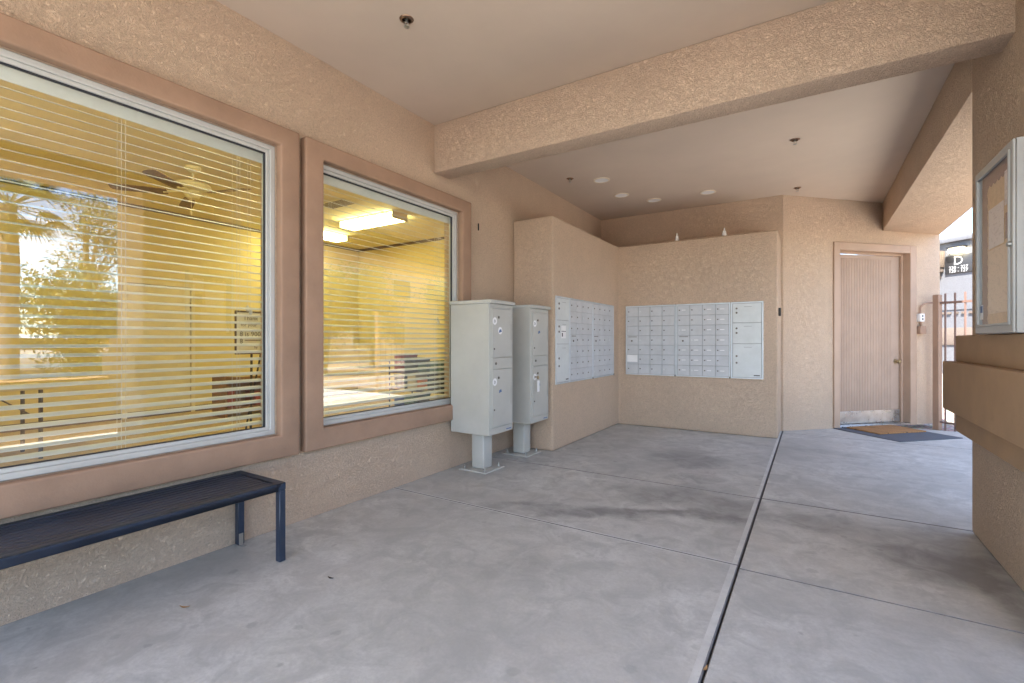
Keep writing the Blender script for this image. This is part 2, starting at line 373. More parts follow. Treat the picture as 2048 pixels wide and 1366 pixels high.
def tag(o, label=None, cat=None, group=None, kind=None):
    if label: o['label'] = label
    if cat: o['category'] = cat
    if group: o['group'] = group
    if kind: o['kind'] = kind
    return o

def thing(name, label, cat, loc=(0, 0, 0), rz=0, group=None):
    o = bpy.data.objects.new(name, None); C.objects.link(o); o.empty_display_size = 0.1
    o.location = loc; o.rotation_euler = (0, 0, R(rz)); return tag(o, label, cat, group)

def copy_tree(o, parent=None):
    c = o.copy(); C.objects.link(c)
    if parent is not None: c.parent = parent
    for ch in list(o.children): copy_tree(ch, c)
    return c

def textmesh(name, body, size, mat, parent, loc, rot=(R(90), 0, 0), ext=0.0004, align='CENTER'):
    cu = bpy.data.curves.new(name, 'FONT'); cu.body = body; cu.size = size; cu.extrude = ext; cu.align_x = align; cu.align_y = 'CENTER'; cu.resolution_u = 2
    t = bpy.data.objects.new(name, cu); C.objects.link(t)
    me = bpy.data.meshes.new_from_object(t.evaluated_get(bpy.context.evaluated_depsgraph_get()))
    bpy.data.objects.remove(t); me.materials.clear(); me.materials.append(M[mat])
    o = put(name, me, parent, loc); o.rotation_euler = rot; return o

def holed_wall(xs, zs, holes, y0, y1):
    """wall in local x/z with rectangular holes; xs, zs = sorted grid lines; holes = set of cells"""
    b = MB(); nx, nz = len(xs) - 1, len(zs) - 1
    solid = lambda i, k: 0 <= i < nx and 0 <= k < nz and (i, k) not in holes
    for i in range(nx):
        for k in range(nz):
            if not solid(i, k): continue
            a, c, d, e = xs[i], xs[i + 1], zs[k], zs[k + 1]
            b.add([(a, y0, d), (c, y0, d), (c, y0, e), (a, y0, e)], [(0, 1, 2, 3)])
            b.add([(a, y1, d), (c, y1, d), (c, y1, e), (a, y1, e)], [(3, 2, 1, 0)])
            if not solid(i - 1, k): b.add([(a, y0, d), (a, y1, d), (a, y1, e), (a, y0, e)], [(3, 2, 1, 0)])
            if not solid(i + 1, k): b.add([(c, y0, d), (c, y1, d), (c, y1, e), (c, y0, e)], [(0, 1, 2, 3)])
            if not solid(i, k - 1): b.add([(a, y0, d), (c, y0, d), (c, y1, d), (a, y1, d)], [(3, 2, 1, 0)])
            if not solid(i, k + 1): b.add([(a, y0, e), (c, y0, e), (c, y1, e), (a, y1, e)], [(0, 1, 2, 3)])
    return b

def ring(b, x0, x1, z0, z1, w, y0, y1, wb=None):
    """rectangular frame in the local x/z plane as one mesh with mitred corners"""
    wb = wb or w
    o = [(x0, z0), (x1, z0), (x1, z1), (x0, z1)]; i = [(x0 + w, z0 + wb), (x1 - w, z0 + wb), (x1 - w, z1 - w), (x0 + w, z1 - w)]
    vs_ = [(x, y, z) for y in (y0, y1) for x, z in o + i]; fs = []
    for k in range(4):
        j = (k + 1) % 4
        fs += [(k, j, 4 + j, 4 + k), (8 + k, 12 + k, 12 + j, 8 + j), (k, 8 + k, 8 + j, j), (4 + k, 4 + j, 12 + j, 12 + k)]
    return b.add(vs_, fs)

# ------------------------------------------------------------------ constants of the place (metres)
WX = -2.895           # face of the wall with the windows
ZC = 3.15             # porch ceiling
YB = 7.35             # back wall
PN = 2.50             # near end of the pier
YN = -0.60            # near end of the community room
YE = -2.9             # open near end of the porch roof
HX, HX1 = 0.845, 1.59 # header and pier, inner and outer face
DW = Vector((-0.325, YB, 0))   # where the angled door wall starts

# ------------------------------------------------------------------ ground
g = MB(); g.add([(-400, -400, -0.06), (400, -400, -0.06), (400, 400, -0.06), (-400, 400, -0.06)], [(0, 1, 2, 3)])
tag(g.build('ground', 'gravel'), 'tan desert gravel ground around the building', kind='structure')
g = MB(); g.add([(16, -60, -0.05), (24, -60, -0.05), (24, 60, -0.05), (16, 60, -0.05)], [(0, 1, 2, 3)])
tag(g.build('road', 'asphalt'), 'dark asphalt drive beyond the planting', kind='structure')
fl = MB(); fl.add([(-9, -7, -0.030), (4.8, -7, -0.030), (4.8, 8.6, -0.030), (-9, 8.6, -0.030)], [(0, 1, 2, 3)])
floor = tag(fl.build('porch_floor', 'joint'), 'grey concrete floor slabs of the porch with tooled joints', kind='structure')

def slab(x0, x1, y0, y1, edge, poly=None):
    """one poured slab: body plus smoother trowelled borders, its edges rounded down into the joints"""
    b = MB(); e = edge   # (left, right, near, far)
    xs = [x0, x0 + e[0], x1 - e[1], x1]; ys = [y0, y0 + e[2], y1 - e[3], y1]
    rr = 0.005
    for i in range(3):
        for j in range(3):
            if xs[i + 1] - xs[i] < 1e-6 or ys[j + 1] - ys[j] < 1e-6: continue
            b.mi = 0 if (i == 1 and j == 1) else 1
            b.add([(xs[i], ys[j], 0), (xs[i + 1], ys[j], 0), (xs[i + 1], ys[j + 1], 0), (xs[i], ys[j + 1], 0)], [(0, 1, 2, 3)])
    b.mi = 2
    o = [(x0, y0), (x1, y0), (x1, y1), (x0, y1)]; o2 = [(x0 - rr, y0 - rr), (x1 + rr, y0 - rr), (x1 + rr, y1 + rr), (x0 - rr, y1 + rr)]
    for k in range(4):
        j = (k + 1) % 4
        b.add([o[k] + (0,), o2[k] + (-0.006,), o2[j] + (-0.006,), o[j] + (0,)], [(0, 1, 2, 3)])
        b.add([o2[k] + (-0.006,), o2[k] + (-0.05,), o2[j] + (-0.05,), o2[j] + (-0.006,)], [(0, 1, 2, 3)])
    me = b.mesh('slab', ['concrete', 'trowel', 'jointedge']); return put('slab', me, floor)
g2 = 0.008   # half gap incl. rounding
JX = -0.331
for (x0, x1, y0, y1, e) in [
    (WX + 0.001, JX - 0.009, -6.8, 2.82 - g2, (0, 0.030, 0, 0.012)), (WX + 0.001, JX - 0.009, 2.82 + g2 * 0.6, 4.10 - g2 * 0.9, (0, 0.026, 0.014, 0)),
    (WX + 0.001, JX - 0.009, 4.10 + g2 * 0.9, 7.55, (0, 0.024, 0, 0)),
    (JX + 0.009, 4.6, -6.8, 0.55, (0, 0, 0, 0.014)), (JX + 0.009, 4.6, 0.57, 2.785 - g2, (0.0, 0, 0, 0)),
    (JX + 0.009, 4.6, 2.785 + g2 * 0.6, 4.11 - g2, (0.0, 0, 0, 0)), (JX + 0.009, 4.6, 4.11 + g2, 7.2 - g2, (0.0, 0, 0, 0)), (JX + 0.009, 1.75, 7.2 + g2 * 0.8, 8.5, (0, 0, 0, 0)),
    (1.772, 4.6, 7.2 + g2 * 0.8, 7.75, (0, 0, 0, 0))]:
    slab(x0, x1, y0, y1, e)

# ------------------------------------------------------------------ wall with the two windows (local x = world y, local y = into the wall)
W1 = (-0.25, 1.795); W2 = (2.105, 3.65); WZ = (0.605, 2.44)
wall = thing('window_wall', 'tan textured stucco wall with two large windows beside the porch', 'wall', (WX, 0, 0), 90)
xs = [YN, W1[0], W1[1], W2[0], W2[1], 7.58]; zs = [0.0, WZ[0], WZ[1], 3.36]
holed_wall(xs, zs, {(1, 1), (3, 1)}, 0.0, 0.17).build('wall_face', 'stucco', wall)
# thin paint line where wall meets ceiling
def window(y0, y1, to0, to1, lab):
    z0, z1 = WZ
    f = MB(); ring(f, y0 + 0.002, y1 - 0.002, z0 + 0.002, z1 - 0.002, 0.030, 0.006, 0.075); ring(f, y0 + 0.0315, y1 - 0.0315, z0 + 0.0315, z1 - 0.0315, 0.020, 0.018, 0.070)
    fr = f.build('window', 'alu', wall, bevel=0.0025, seg=1); fr['label'] = lab
    gk = MB(); ring(gk, y0 + 0.0495, y1 - 0.0495, z0 + 0.0495, z1 - 0.0495, 0.006, 0.030, 0.050); gk.build('gasket', 'gasket', fr)
    p = MB(); p.add([(y0 + 0.05, 0.040, z0 + 0.05), (y1 - 0.05, 0.040, z0 + 0.05), (y1 - 0.05, 0.040, z1 - 0.05), (y0 + 0.05, 0.040, z1 - 0.05)], [(0, 1, 2, 3)])
    p.build('pane', 'glass', fr)
    t = MB(); o = [(to0, 0.462), (to1, 0.462), (to1, 2.556), (to0, 2.556)]; i = [(y0, z0), (y1, z0), (y1, z1), (y0, z1)]
    vs_ = [(x, y, z) for y in (-0.065, 0.004) for x, z in o + i]; fs = []
    for k in range(4):
        j = (k + 1) % 4
        fs += [(k, j, 4 + j, 4 + k), (8 + k, 12 + k, 12 + j, 8 + j), (k, 8 + k, 8 + j, j), (4 + k, 4 + j, 12 + j, 12 + k)]
    t.add(vs_, fs); t.build('window_trim', 'trim', fr, bevel=0.012, seg=3)
window(W1[0], W1[1], -0.40, 1.923, 'wide near window in aluminium frame and brown stucco surround')
window(W2[0], W2[1], 1.966, 3.785, 'narrower window beside the grey parcel lockers')
h = MB(); h.box(3.972, 3.980, -0.012, -0.001, 2.33, 2.40)
tag(h.build('wall_clip', 'dark', None), 'tiny dark metal clip on stucco beside the second window', 'clip'); o_ = C.objects['wall_clip']; o_.location = (WX, 0, 0); o_.rotation_euler = (0, 0, R(90))

# ------------------------------------------------------------------ ceiling, beam, header, roof
cl = MB(); cl.prism([(WX + 0.001, YE), (HX1 - 0.002, YE), (HX1 - 0.002, 9.25), (WX + 0.001, 9.25)], ZC, ZC + 0.12)
ceil = tag(cl.build('ceiling', 'ceiling'), 'smooth tan painted porch ceiling', kind='structure')
b = MB(); b.box(WX + 0.001, HX + 0.02, 3.30, 3.51, 2.715, ZC - 0.001); tag(b.build('beam', 'stucco_beam', ceil, bevel=0.012), 'stucco beam crossing the porch ceiling')
b = MB(); b.box(HX, HX1, 4.075, 9.24, 2.755, ZC - 0.001); tag(b.build('header', 'stucco', ceil, bevel=0.012), 'stucco header over the side opening')
b = MB(); b.box(HX, HX1, YE, PN, 3.0, ZC - 0.001); b.build('header', 'stucco', ceil, bevel=0.012)
rf = MB(); rf.prism([(-9.3, YN - 0.3), (WX - 0.3, YN - 0.3), (WX - 0.3, YE - 0.01), (HX1 + 0.001, YE - 0.01), (HX1 + 0.001, 9.28), (-1.2, 12.0), (-9.3, 12.0)], 3.37, 4.3)
tag(rf.build('roof', 'stucco'), 'flat roof and parapet over porch and community room', kind='structure')

# ------------------------------------------------------------------ back wall, angled door wall
b = MB(); b.box(WX + 0.001, DW.x, 0, 0.2, 0, ZC - 0.0005)
bw = b.build('back_wall', 'stucco', None, loc=(0, YB, 0)); tag(bw, 'dim stucco back wall rising above the mailbox enclosure', 'wall')
dwl = thing('door_wall', 'angled pale stucco wall holding the tan side door', 'wall', DW, 45)
DX0, DX1, DZ = 0.905, 2.130, 2.455
holed_wall([0.0, DX0 - 0.02, DX1 + 0.02, 2.70], [0.0, DZ + 0.02, ZC - 0.0005], {(1, 0)}, 0.0, 0.25).build('wall_face', 'stucco', dwl)
# ---- door
f = MB()
for a, c_, d_, e_ in ((DX0 - 0.10, DX0, 0.0, DZ + 0.105), (DX1, DX1 + 0.115, 0.0, DZ + 0.105)): f.box(a, c_, -0.022, 0.16, d_, e_)
f.box(DX0, DX1, -0.0215, 0.16, DZ, DZ + 0.105)
fr = f.build('door_frame', 'doorf', dwl, bevel=0.003, seg=1)
s_ = MB(); s_.box(DX1 - 0.030, DX1 + 0.0005, 0.085, 0.118, 0.0, DZ); s_.box(DX0 + 0.0, DX1 - 0.030, 0.085, 0.118, DZ - 0.028, DZ + 0.0005); s_.build('door_stop', 'doorf', fr, bevel=0.002, seg=1)
dr = MB(); LX0, LX1, LY = DX0 + 0.004, DX1 - 0.034, 0.122
dr.box(LX0, LX1, LY, LY + 0.045, 0.03, DZ - 0.031)
door = dr.build('door', 'doorp', dwl); door['label'] = 'tan door with vertical ribbing, metal kick plate and round knob'
rb = MB(); n_r = 36; xa, xb = LX0 + 0.055, LX1 - 0.125; step = (xb - xa) / n_r
rb.add([(xa, LY - 0.003, 0.2), (xb, LY - 0.003, 0.2), (xb, LY - 0.003, 2.37), (xa, LY - 0.003, 2.37)], [(0, 1, 2, 3)])
for k in range(n_r):
    x = xa + k * step; w = step * 0.62
    rb.add([(x, LY - 0.003, 0.205), (x + w * 0.2, LY - 0.009, 0.205), (x + w * 0.8, LY - 0.009, 0.205), (x + w, LY - 0.003, 0.205),
            (x, LY - 0.003, 2.37), (x + w * 0.2, LY - 0.009, 2.37), (x + w * 0.8, LY - 0.009, 2.37), (x + w, LY - 0.003, 2.37)],
           [(0, 1, 5, 4), (1, 2, 6, 5), (2, 3, 7, 6), (4, 5, 6, 7), (3, 2, 1, 0)])
rb.build('ribbed_panel', 'doorp', door)
kp = MB(); kp.box(LX0 + 0.012, LX1 - 0.004, LY - 0.0165, LY - 0.0005, 0.036, 0.205); k_o = kp.build('kick_plate', 'steel', door, bevel=0.002, seg=1)
for k in range(6):
    s = MB(); s.lathe([(0, -0.003), (0.006, -0.002), (0.007, 0.0)], LX0 + 0.08 + k * 0.195, LY - 0.017, 0.195, 8, 'y'); s.build('screw', 'bolt', k_o)
hd = MB(); hd.lathe([(0.034, 0), (0.034, -0.008), (0.014, -0.012), (0.012, -0.035), (0.024, -0.045), (0.029, -0.058), (0.024, -0.070), (0, -0.074)], LX1 - 0.06, LY, 0.905, 18, 'y')
hd.build('door_knob', 'brass', door, smooth=True)
lt = MB(); lt.box(LX1 - 0.001, LX1 + 0.004, LY - 0.012, LY + 0.02, 0.87, 0.94); lt.build('strike_plate', 'brass', door)
th = MB(); th.box(DX0, DX1, -0.02, 0.17, 0.001, 0.026); th.build('threshold', 'steel', fr, bevel=0.006)

# ---- outlet and junction box with conduit on the door wall
ob = thing('outlet_box', 'small white weatherproof outlet on angled stucco wall beside door', 'outlet', DW, 45)
b = MB(); b.box(2.258, 2.335, -0.062, -0.001, 1.478, 1.592); b.build('box', 'white', ob, bevel=0.005)
for z in (1.513, 1.557):
    b = MB(); b.box(2.284, 2.309, -0.0635, -0.0615, z - 0.012, z + 0.012); b.build('socket', 'print', ob)
jb = MB(); jb.box(2.262, 2.372, -0.058, -0.001, 1.30, 1.415); jb.box(2.30, 2.325, -0.040, -0.015, 1.415, 1.4775)
tag(jb.build('junction_box', 'post', None, bevel=0.005), 'tan metal junction box below the white outlet', 'electric box'); q = C.objects['junction_box']; q.location = DW; q.rotation_euler = (0, 0, R(45))
cd = MB(); pts = [(2.295, -0.03, 1.592), (2.297, -0.03, 1.66)]
for k in range(1, 8):
    a = R(90 * k / 7); pts.append((2.297 + 0.11 * (1 - math.cos(a)), -0.03 - 0.02 * k / 7, 1.66 + 0.085 * math.sin(a)))
pts += [(2.55, -0.10, 1.755), (2.68, -0.20, 1.757)]
cd.tube(pts, 0.012, 8); q = cd.build('conduit', 'post', None, smooth=True); q.location = DW; q.rotation_euler = (0, 0, R(45))
tag(q, 'thin bent tan conduit rising from the white outlet', 'conduit')

# ------------------------------------------------------------------ mailbox enclosure (L-shaped stucco block)
EX, EY, EZ, EN = -2.382, 6.723, 2.568, 4.654
enc = thing('mailbox_enclosure', 'L-shaped tan stucco enclosure holding the recessed mailboxes', 'enclosure', (0, 0, 0))
e = MB(); e.prism([(WX + 0.001, EN), (EX, EN), (EX, EY), (-0.352, EY), (-0.352, YB - 0.001), (WX + 0.001, YB - 0.001)], 0.0, EZ)
e.build('stucco_block', 'stucco', enc, bevel=0.022, seg=3)

# ---- wall mailboxes
def mail_frame(t, w, z0, z1, cols):
    bk = MB(); bk.box(0.006, w - 0.006, -0.004, 0.02, z0 + 0.006, z1 - 0.006); bk.build('back_plate', 'postal_gap', t)
    f_ = MB(); ring(f_, 0.0, w, z0, z1, 0.016, -0.013, 0.004); f_.build('frame', 'postal_frame', t, bevel=0.003, seg=1)
def mesh_box(w, d, h, mat, bev, name):
    b_ = MB(); b_.box(0, w, -d, 0, 0, h); return b_.mesh(name, mat, bev, 1)
lock_me = MB().lathe([(0.0085, 0), (0.0085, -0.005), (0.0055, -0.0065), (0.0, -0.0065)], 0, 0, 0, 10, 'y').mesh('lock', 'lock', smooth=True)
ring_me = MB().lathe([(0.011, 0), (0.011, -0.003), (0.0, -0.003)], 0, 0, 0, 12, 'y').mesh('lock', 'postal_light', smooth=True)
big_lock_me = MB().lathe([(0.012, 0), (0.012, -0.006), (0.007, -0.008), (0.0, -0.008)], 0, 0, 0, 12, 'y').mesh('lock', 'lock', smooth=True)
tag_me = MB().box(0, 0.052, -0.0012, 0, 0, 0.010).mesh('number_label', 'white')
MZ0, MZ1 = 0.722, 1.698
def letter_unit(loc, rz, w, lab, labels, taped=False, seed=0):
    r_ = random.Random(seed)
    t = thing('mailbox_unit', lab, 'mailbox', loc, rz, 'mailboxes set into the enclosure')
    mail_frame(t, w, MZ0, MZ1, 4)
    x0, x1, za, zb = 0.018, w - 0.018, MZ0 + 0.018, MZ1 - 0.018
    cw, rh = (x1 - x0) / 4, (zb - za) / 7; gp = 0.0022
    dm = mesh_box(cw - 2 * gp, 0.011, rh - 2 * gp, 'postal', 0.0025, 'mailbox_door')
    for i in range(4):
        for j in range(7):
            d = put('mailbox_door', dm, t, (x0 + i * cw + gp, 0.0 + r_.uniform(-0.0015, 0.0012), za + j * rh + gp))
            slot = (i == 0 and j == 3)
            if slot:   # outgoing mail slot
                l = put('lock', big_lock_me, d, (cw * 0.42, -0.011, rh * 0.42))
                sl = MB(); sl.box(0.02, cw - 0.025, -0.0125, -0.0105, rh - 0.026, rh - 0.017); sl.build('slot', 'lock', d)
            else:
                l = put('lock', lock_me if r_.random() > 0.16 else ring_me, d, (0.024, -0.011, rh * 0.5))
            if labels and not slot and r_.random() < 0.8: put('number_label', tag_me, d, (0.052, -0.0112, rh * 0.5 - 0.004))
            if taped and i == 0 and j == 1:
                pl = MB(); pl.box(0.004, cw - 0.012, -0.0205, -0.0185, 0.028, rh - 0.006); pl.build('taped_note', 'white', d)
    hg = MB(); hg.box(w - 0.016, w - 0.004, -0.020, -0.0135, MZ0 - 0.004, MZ0 + 0.02); hg.build('latch', 'lock', t)
    return t
def parcel_unit(loc, rz, w, lab, note=False):
    t = thing('parcel_unit', lab, 'mailbox', loc, rz, 'parcel compartments set into the enclosure')
    mail_frame(t, w, MZ0, MZ1, 1)
    zs_ = [MZ0 + 0.018, MZ0 + 0.445, MZ0 + 0.71, MZ1 - 0.018]
    for k in range(3):
        hh = zs_[k + 1] - zs_[k]
        d = MB().box(0, w - 0.044, -0.012, 0, 0, hh - 0.006).build('parcel_door', 'postal_light', t, bevel=0.003, seg=1, loc=(0.022, 0, zs_[k] + 0.003))
        for zz in ((0.5, 0.72) if k else (0.42, 0.62)): put('lock', big_lock_me, d, (0.045, -0.012, hh * zz))
        put('lock', ring_me, d, (0.04, -0.012, hh - 0.035))
        b_ = MB(); b_.box(0.13, 0.22, -0.0132, -0.0122, hh - 0.052, hh - 0.046); b_.build('print_line', 'postal_gap', d)
        if k == 0:
            b_ = MB(); b_.box(w - 0.13, w - 0.062, -0.0132, -0.0122, 0.018, 0.030); b_.build('maker_mark', 'print', d)
        if note and k == 1:
            nt = MB(); nt.box(0.10, 0.22, -0.0138, -0.0124, 0.06, 0.20); n_o = nt.build('white_note', 'white', d)
            nb = MB(); nb.box(0.105, 0.215, -0.0146, -0.0139, 0.135, 0.142); nb.box(0.115, 0.140, -0.0146, -0.0139, 0.08, 0.12); nb.build('note_print', 'print', n_o)
    return t
fy = EY - 0.002
letter_unit((-2.268, fy, 0), 0, 0.700, 'grid of grey mailboxes with a white note taped on one, right of the corner', False, True, 1)
letter_unit((-1.564, fy, 0), 0, 0.678, 'grid of grey mailboxes with small white number labels, middle unit on back', True, False, 2)
parcel_unit((-0.882, fy, 0), 0, 0.371, 'pale three-door parcel compartment at the right end of the back mailboxes')
fx = EX + 0.002
parcel_unit((fx, 4.700, 0), 90, 0.350, 'pale three-door parcel compartment with white notice, beside the lockers', True)
letter_unit((fx, 5.054, 0), 90, 0.685, 'grid of grey mailboxes on side face next to its parcel compartment', False, False, 3)
letter_unit((fx, 5.743, 0), 90, 0.756, 'grid of grey mailboxes on side face nearest the inner corner', False, False, 4)

# ---- small things on the enclosure
for k, (x, z) in enumerate(((-1.574, 0), (-0.973, 0))):
    c_ = MB(); c_.lathe([(0.030, 0), (0.030, 0.012), (0.022, 0.05), (0.020, 0.07), (0.009, 0.078), (0.007, 0.11), (0.0, 0.115)], 0, 0, 0, 14)
    tag(c_.build('white_nozzle', 'lampwhite', None, smooth=True, loc=(x, 6.80, EZ)), ('small white cone on enclosure ledge above the left grid', 'small white cone on enclosure ledge above the middle grid')[k], 'cone', 'cones on the ledge')
bc = MB(); bc.box(-0.3515, -0.325, 6.76, 6.84, 1.51, 1.61)
tag(bc.build('black_sensor', 'dark', None, bevel=0.006), 'small black box on the end of the mailbox enclosure', 'sensor')

# ------------------------------------------------------------------ parcel lockers on pedestals (front faces +X)
def locker(y0, lab, keyed, mark):
    W_, D_, Z0, Z1 = 0.395, 0.436, 0.357, 1.535
    t = thing('parcel_locker', lab, 'locker', (-2.420, y0, 0), 90, 'free-standing parcel lockers')
    bd = MB(); bd.box(0, W_, 0.0, D_, Z0, Z1); body = bd.build('body', 'locker', t, bevel=0.004, seg=1)
    cp = MB(); cp.prism([(-0.006, -0.028), (W_ + 0.006, -0.028), (W_ + 0.006, D_ + 0.004), (-0.006, D_ + 0.004)], Z1 + 0.0005, Z1 + 0.034); cp.build('cap', 'locker', t, bevel=0.004, seg=1)
    rc = MB(); ring(rc, 0.022, W_ - 0.022, Z0 + 0.052, Z1 - 0.03, 0.012, -0.006, 0.001); rc.build('door_surround', 'locker', t, bevel=0.002, seg=1)
    spec = [('parcel_door', 0.80, 1.13, 0), ]
    zA, zB, zC, zD = Z0 + 0.07, Z0 + 0.585, Z0 + 0.69, Z1 - 0.046
    for nm, a, c_, big in (('parcel_door', zA, zB, 1), ('control_panel', zB + 0.006, zC, 0), ('parcel_door', zC + 0.006, zD, 1)):
        d = MB()
        xr = W_ - 0.046
        if big:   # door with a shallow notch on the hinge side
            m_ = a + (c_ - a) * 0.38; m2 = a + (c_ - a) * 0.68
            poly = [(0.036, a), (xr, a), (xr, m_ - 0.012), (xr - 0.014, m_), (xr - 0.014, m2), (xr, m2 + 0.012), (xr, c_), (0.036, c_)]
        else: poly = [(0.036, a), (xr, a), (xr, c_), (0.036, c_)]
        n = len(poly)
        d.add([(x, -0.013, z) for x, z in poly] + [(x, -0.002, z) for x, z in poly],
              [tuple(range(n)), tuple(range(2 * n - 1, n - 1, -1))] + [(i, n + i, n + (i + 1) % n, (i + 1) % n) for i in range(n)])
        o = d.build(nm, 'locker', t, bevel=0.002, seg=1)
        if big:
            st = MB(); st.lathe([(0.034, 0), (0.034, -0.0012), (0, -0.0012)], 0.072, -0.0131, c_ - 0.11, 18, 'y'); so = st.build('round_sticker', 'white', o)
            textmesh('letter', 'D', 0.036, 'print', so, (0.072, -0.0148, c_ - 0.112))
            put('lock', big_lock_me, o, (0.132, -0.013, c_ - 0.075)); put('lock', lock_me, o, (0.062, -0.013, c_ - 0.36))
            em = MB(); em.add([(0.135, -0.0142, c_ - 0.215), (0.185, -0.0142, c_ - 0.205), (0.175, -0.0142, c_ - 0.180), (0.145, -0.0142, c_ - 0.188)], [(0, 1, 2, 3)]); em.build('blue_emblem', 'blue', o)
            if mark and c_ > 1.2:
                wm = MB(); wm.lathe([(0.034, 0), (0.034, -0.0006), (0, -0.0006)], 0.16, -0.0131, c_ - 0.195, 18, 'y'); wm.build('round_sticker', 'white', o)
            if keyed and c_ < 1.2:
                ky = MB(); ky.tube([(0.075, -0.014, c_ - 0.11), (0.075, -0.045, c_ - 0.11)], 0.006, 6); ky.lathe([(0.018, -0.003), (0.018, 0.003)], 0.075, -0.05, c_ - 0.115, 10, 'y'); ko = ky.build('key', 'brass', o)
                kt = MB(); kt.box(0.062, 0.104, -0.052, -0.046, c_ - 0.26, c_ - 0.145); kt.build('key_tag', 'white', ko, bevel=0.002, seg=1)
        else: put('lock', big_lock_me, o, (0.088, -0.013, (a + c_) / 2))
    mk = MB(); mk.box(W_ - 0.115, W_ - 0.03, -0.0016, -0.0004, Z0 + 0.018, Z0 + 0.028); mk.build('maker_mark', 'blue', t)
    pd = MB(); pd.box(W_ / 2 - 0.070, W_ / 2 + 0.070, D_ / 2 - 0.070, D_ / 2 + 0.070, 0.014, Z0 - 0.0005); pd.build('pedestal', 'locker', t, bevel=0.012, seg=3)
    bp = MB(); bp.box(W_ / 2 - 0.155, W_ / 2 + 0.155, D_ / 2 - 0.155, D_ / 2 + 0.155, 0.001, 0.0135); bpo = bp.build('base_plate', 'locker', t, bevel=0.002, seg=1)
    for dx in (-0.115, 0.115):
        for dy in (-0.115, 0.115):
            bl = MB(); bl.lathe([(0.022, 0), (0.022, 0.003), (0.014, 0.0035), (0.014, 0.014), (0.008, 0.0145), (0.008, 0.032), (0, 0.033)], W_ / 2 + dx, D_ / 2 + dy, 0.0138, 8); bl.build('anchor_bolt', 'bolt', bpo)
    return t
locker(3.490, 'grey-green parcel locker on pedestal, nearer one, in front of the window', False, True)
locker(4.222, 'grey-green parcel locker with key and white tag in its lower door', True, False)

# ------------------------------------------------------------------ pier with stepped sill band, notice case
pr = thing('stucco_pier', 'tan stucco pier with stepped brown sill band, right of the porch', 'pier', (0, 0, 0))
b = MB(); b.box(HX, HX1, PN, 4.075, 0.0, ZC - 0.001); b.build('shaft', 'stucco', pr, bevel=0.03, seg=3)
for (p_, z0, z1, nm) in ((0.062, 1.0705, 1.235, 'sill'), (0.115, 0.757, 1.070, 'sill_band'), (0.062, 0.622, 0.7565, 'lower_band')):
    b = MB(); b.box(HX - p_, HX1 + p_, PN - p_, 4.075 + p_, z0, z1); b.build(nm, 'band', pr, bevel=0.008)
nc = thing('notice_case', 'grey aluminium notice case with glass door mounted on the pier', 'notice board', (HX, 3.520, 1.237), -90)
NW, NH, ND = 0.570, 0.855, 0.086
b = MB(); b.box(0, 0.012, -ND, -0.001, 0, NH); b.box(NW - 0.012, NW, -ND, -0.001, 0, NH); b.box(0.012, NW - 0.012, -ND, -0.001, 0, 0.012); b.box(0.012, NW - 0.012, -ND, -0.001, NH - 0.012, NH); b.build('case', 'grey_case', nc, bevel=0.002, seg=1)
b = MB(); ring(b, 0.002, NW - 0.002, 0.002, NH - 0.002, 0.036, -ND - 0.012, -ND - 0.0005); ring(b, 0.0365, NW - 0.0365, 0.0365, NH - 0.0365, 0.011, -ND - 0.018, -ND - 0.003); dfo = b.build('door_frame', 'grey_case', nc, bevel=0.003, seg=1)
b = MB(); b.add([(0.04, -ND - 0.006, 0.04), (NW - 0.04, -ND - 0.006, 0.04), (NW - 0.04, -ND - 0.006, NH - 0.04), (0.04, -ND - 0.006, NH - 0.04)], [(0, 1, 2, 3)]); b.build('pane', 'caseglass', dfo)
b = MB(); b.box(0.0125, NW - 0.0125, -0.070, -0.002, 0.0125, NH - 0.0125); b.build('cork_board', 'cork', nc)
b = MB(); b.lathe([(0.011, 0), (0.011, -0.012), (0.006, -0.015), (0, -0.015)], NW - 0.022, -ND - 0.012, NH * 0.46, 12, 'y'); b.build('lock', 'bolt', dfo, smooth=True)
b = MB(); n = 40; vs_ = []; fs = []     # scalloped paper border along top and far side
for k in range(n + 1):
    x = 0.02 + (NW - 0.04) * k / n; d_ = 0.055 + 0.016 * abs(math.sin(k / n * math.pi * 9))
    vs_ += [(x, -0.073, NH - 0.014), (x, -0.073, NH - 0.04 - d_)]
fs = [(2 * k, 2 * k + 1, 2 * k + 3, 2 * k + 2) for k in range(n)]; b.add(vs_, fs)
vs_ = []
for k in range(n + 1):
    z = 0.02 + (NH - 0.10) * k / n; d_ = 0.055 + 0.016 * abs(math.sin(k / n * math.pi * 13)); vs_ += [(0.014, -0.0732, z), (0.04 + d_, -0.0732, z)]
b.add(vs_, fs); b.build('scalloped_border', 'scallop', nc)
for k, (x0, x1, z0, z1, tilt, mt, lab) in enumerate(((0.135, 0.36, 0.43, 0.63, 2, 'paper', 'pale printed notice sheet in the middle of the notice case'), (0.38, 0.53, 0.60, 0.76, -3, 'paper', 'small printed sheet pinned high in the notice case'),
                                            (0.14, 0.42, 0.10, 0.42, 1, 'paper2', 'cream sheet pinned low in the notice case'), (0.40, 0.52, 0.44, 0.56, 0, 'scallop', 'dark printed card pinned beside the pale notice sheet'))):
    b = MB(); b.box(x0, x1, -0.0765 - 0.001 * k, -0.0750 - 0.001 * k, z0, z1)
    o = b.build('notice_paper', mt, None); o.location = nc.location; o.rotation_euler = (0, R(tilt) * 0, R(-90)); tag(o, lab, 'paper', 'papers in the notice case')
b = MB(); b.box(0.072, 0.115, -ND - 0.0072, -ND - 0.0066, 0.075, 0.15); st = b.build('glass_sticker', 'white', dfo)
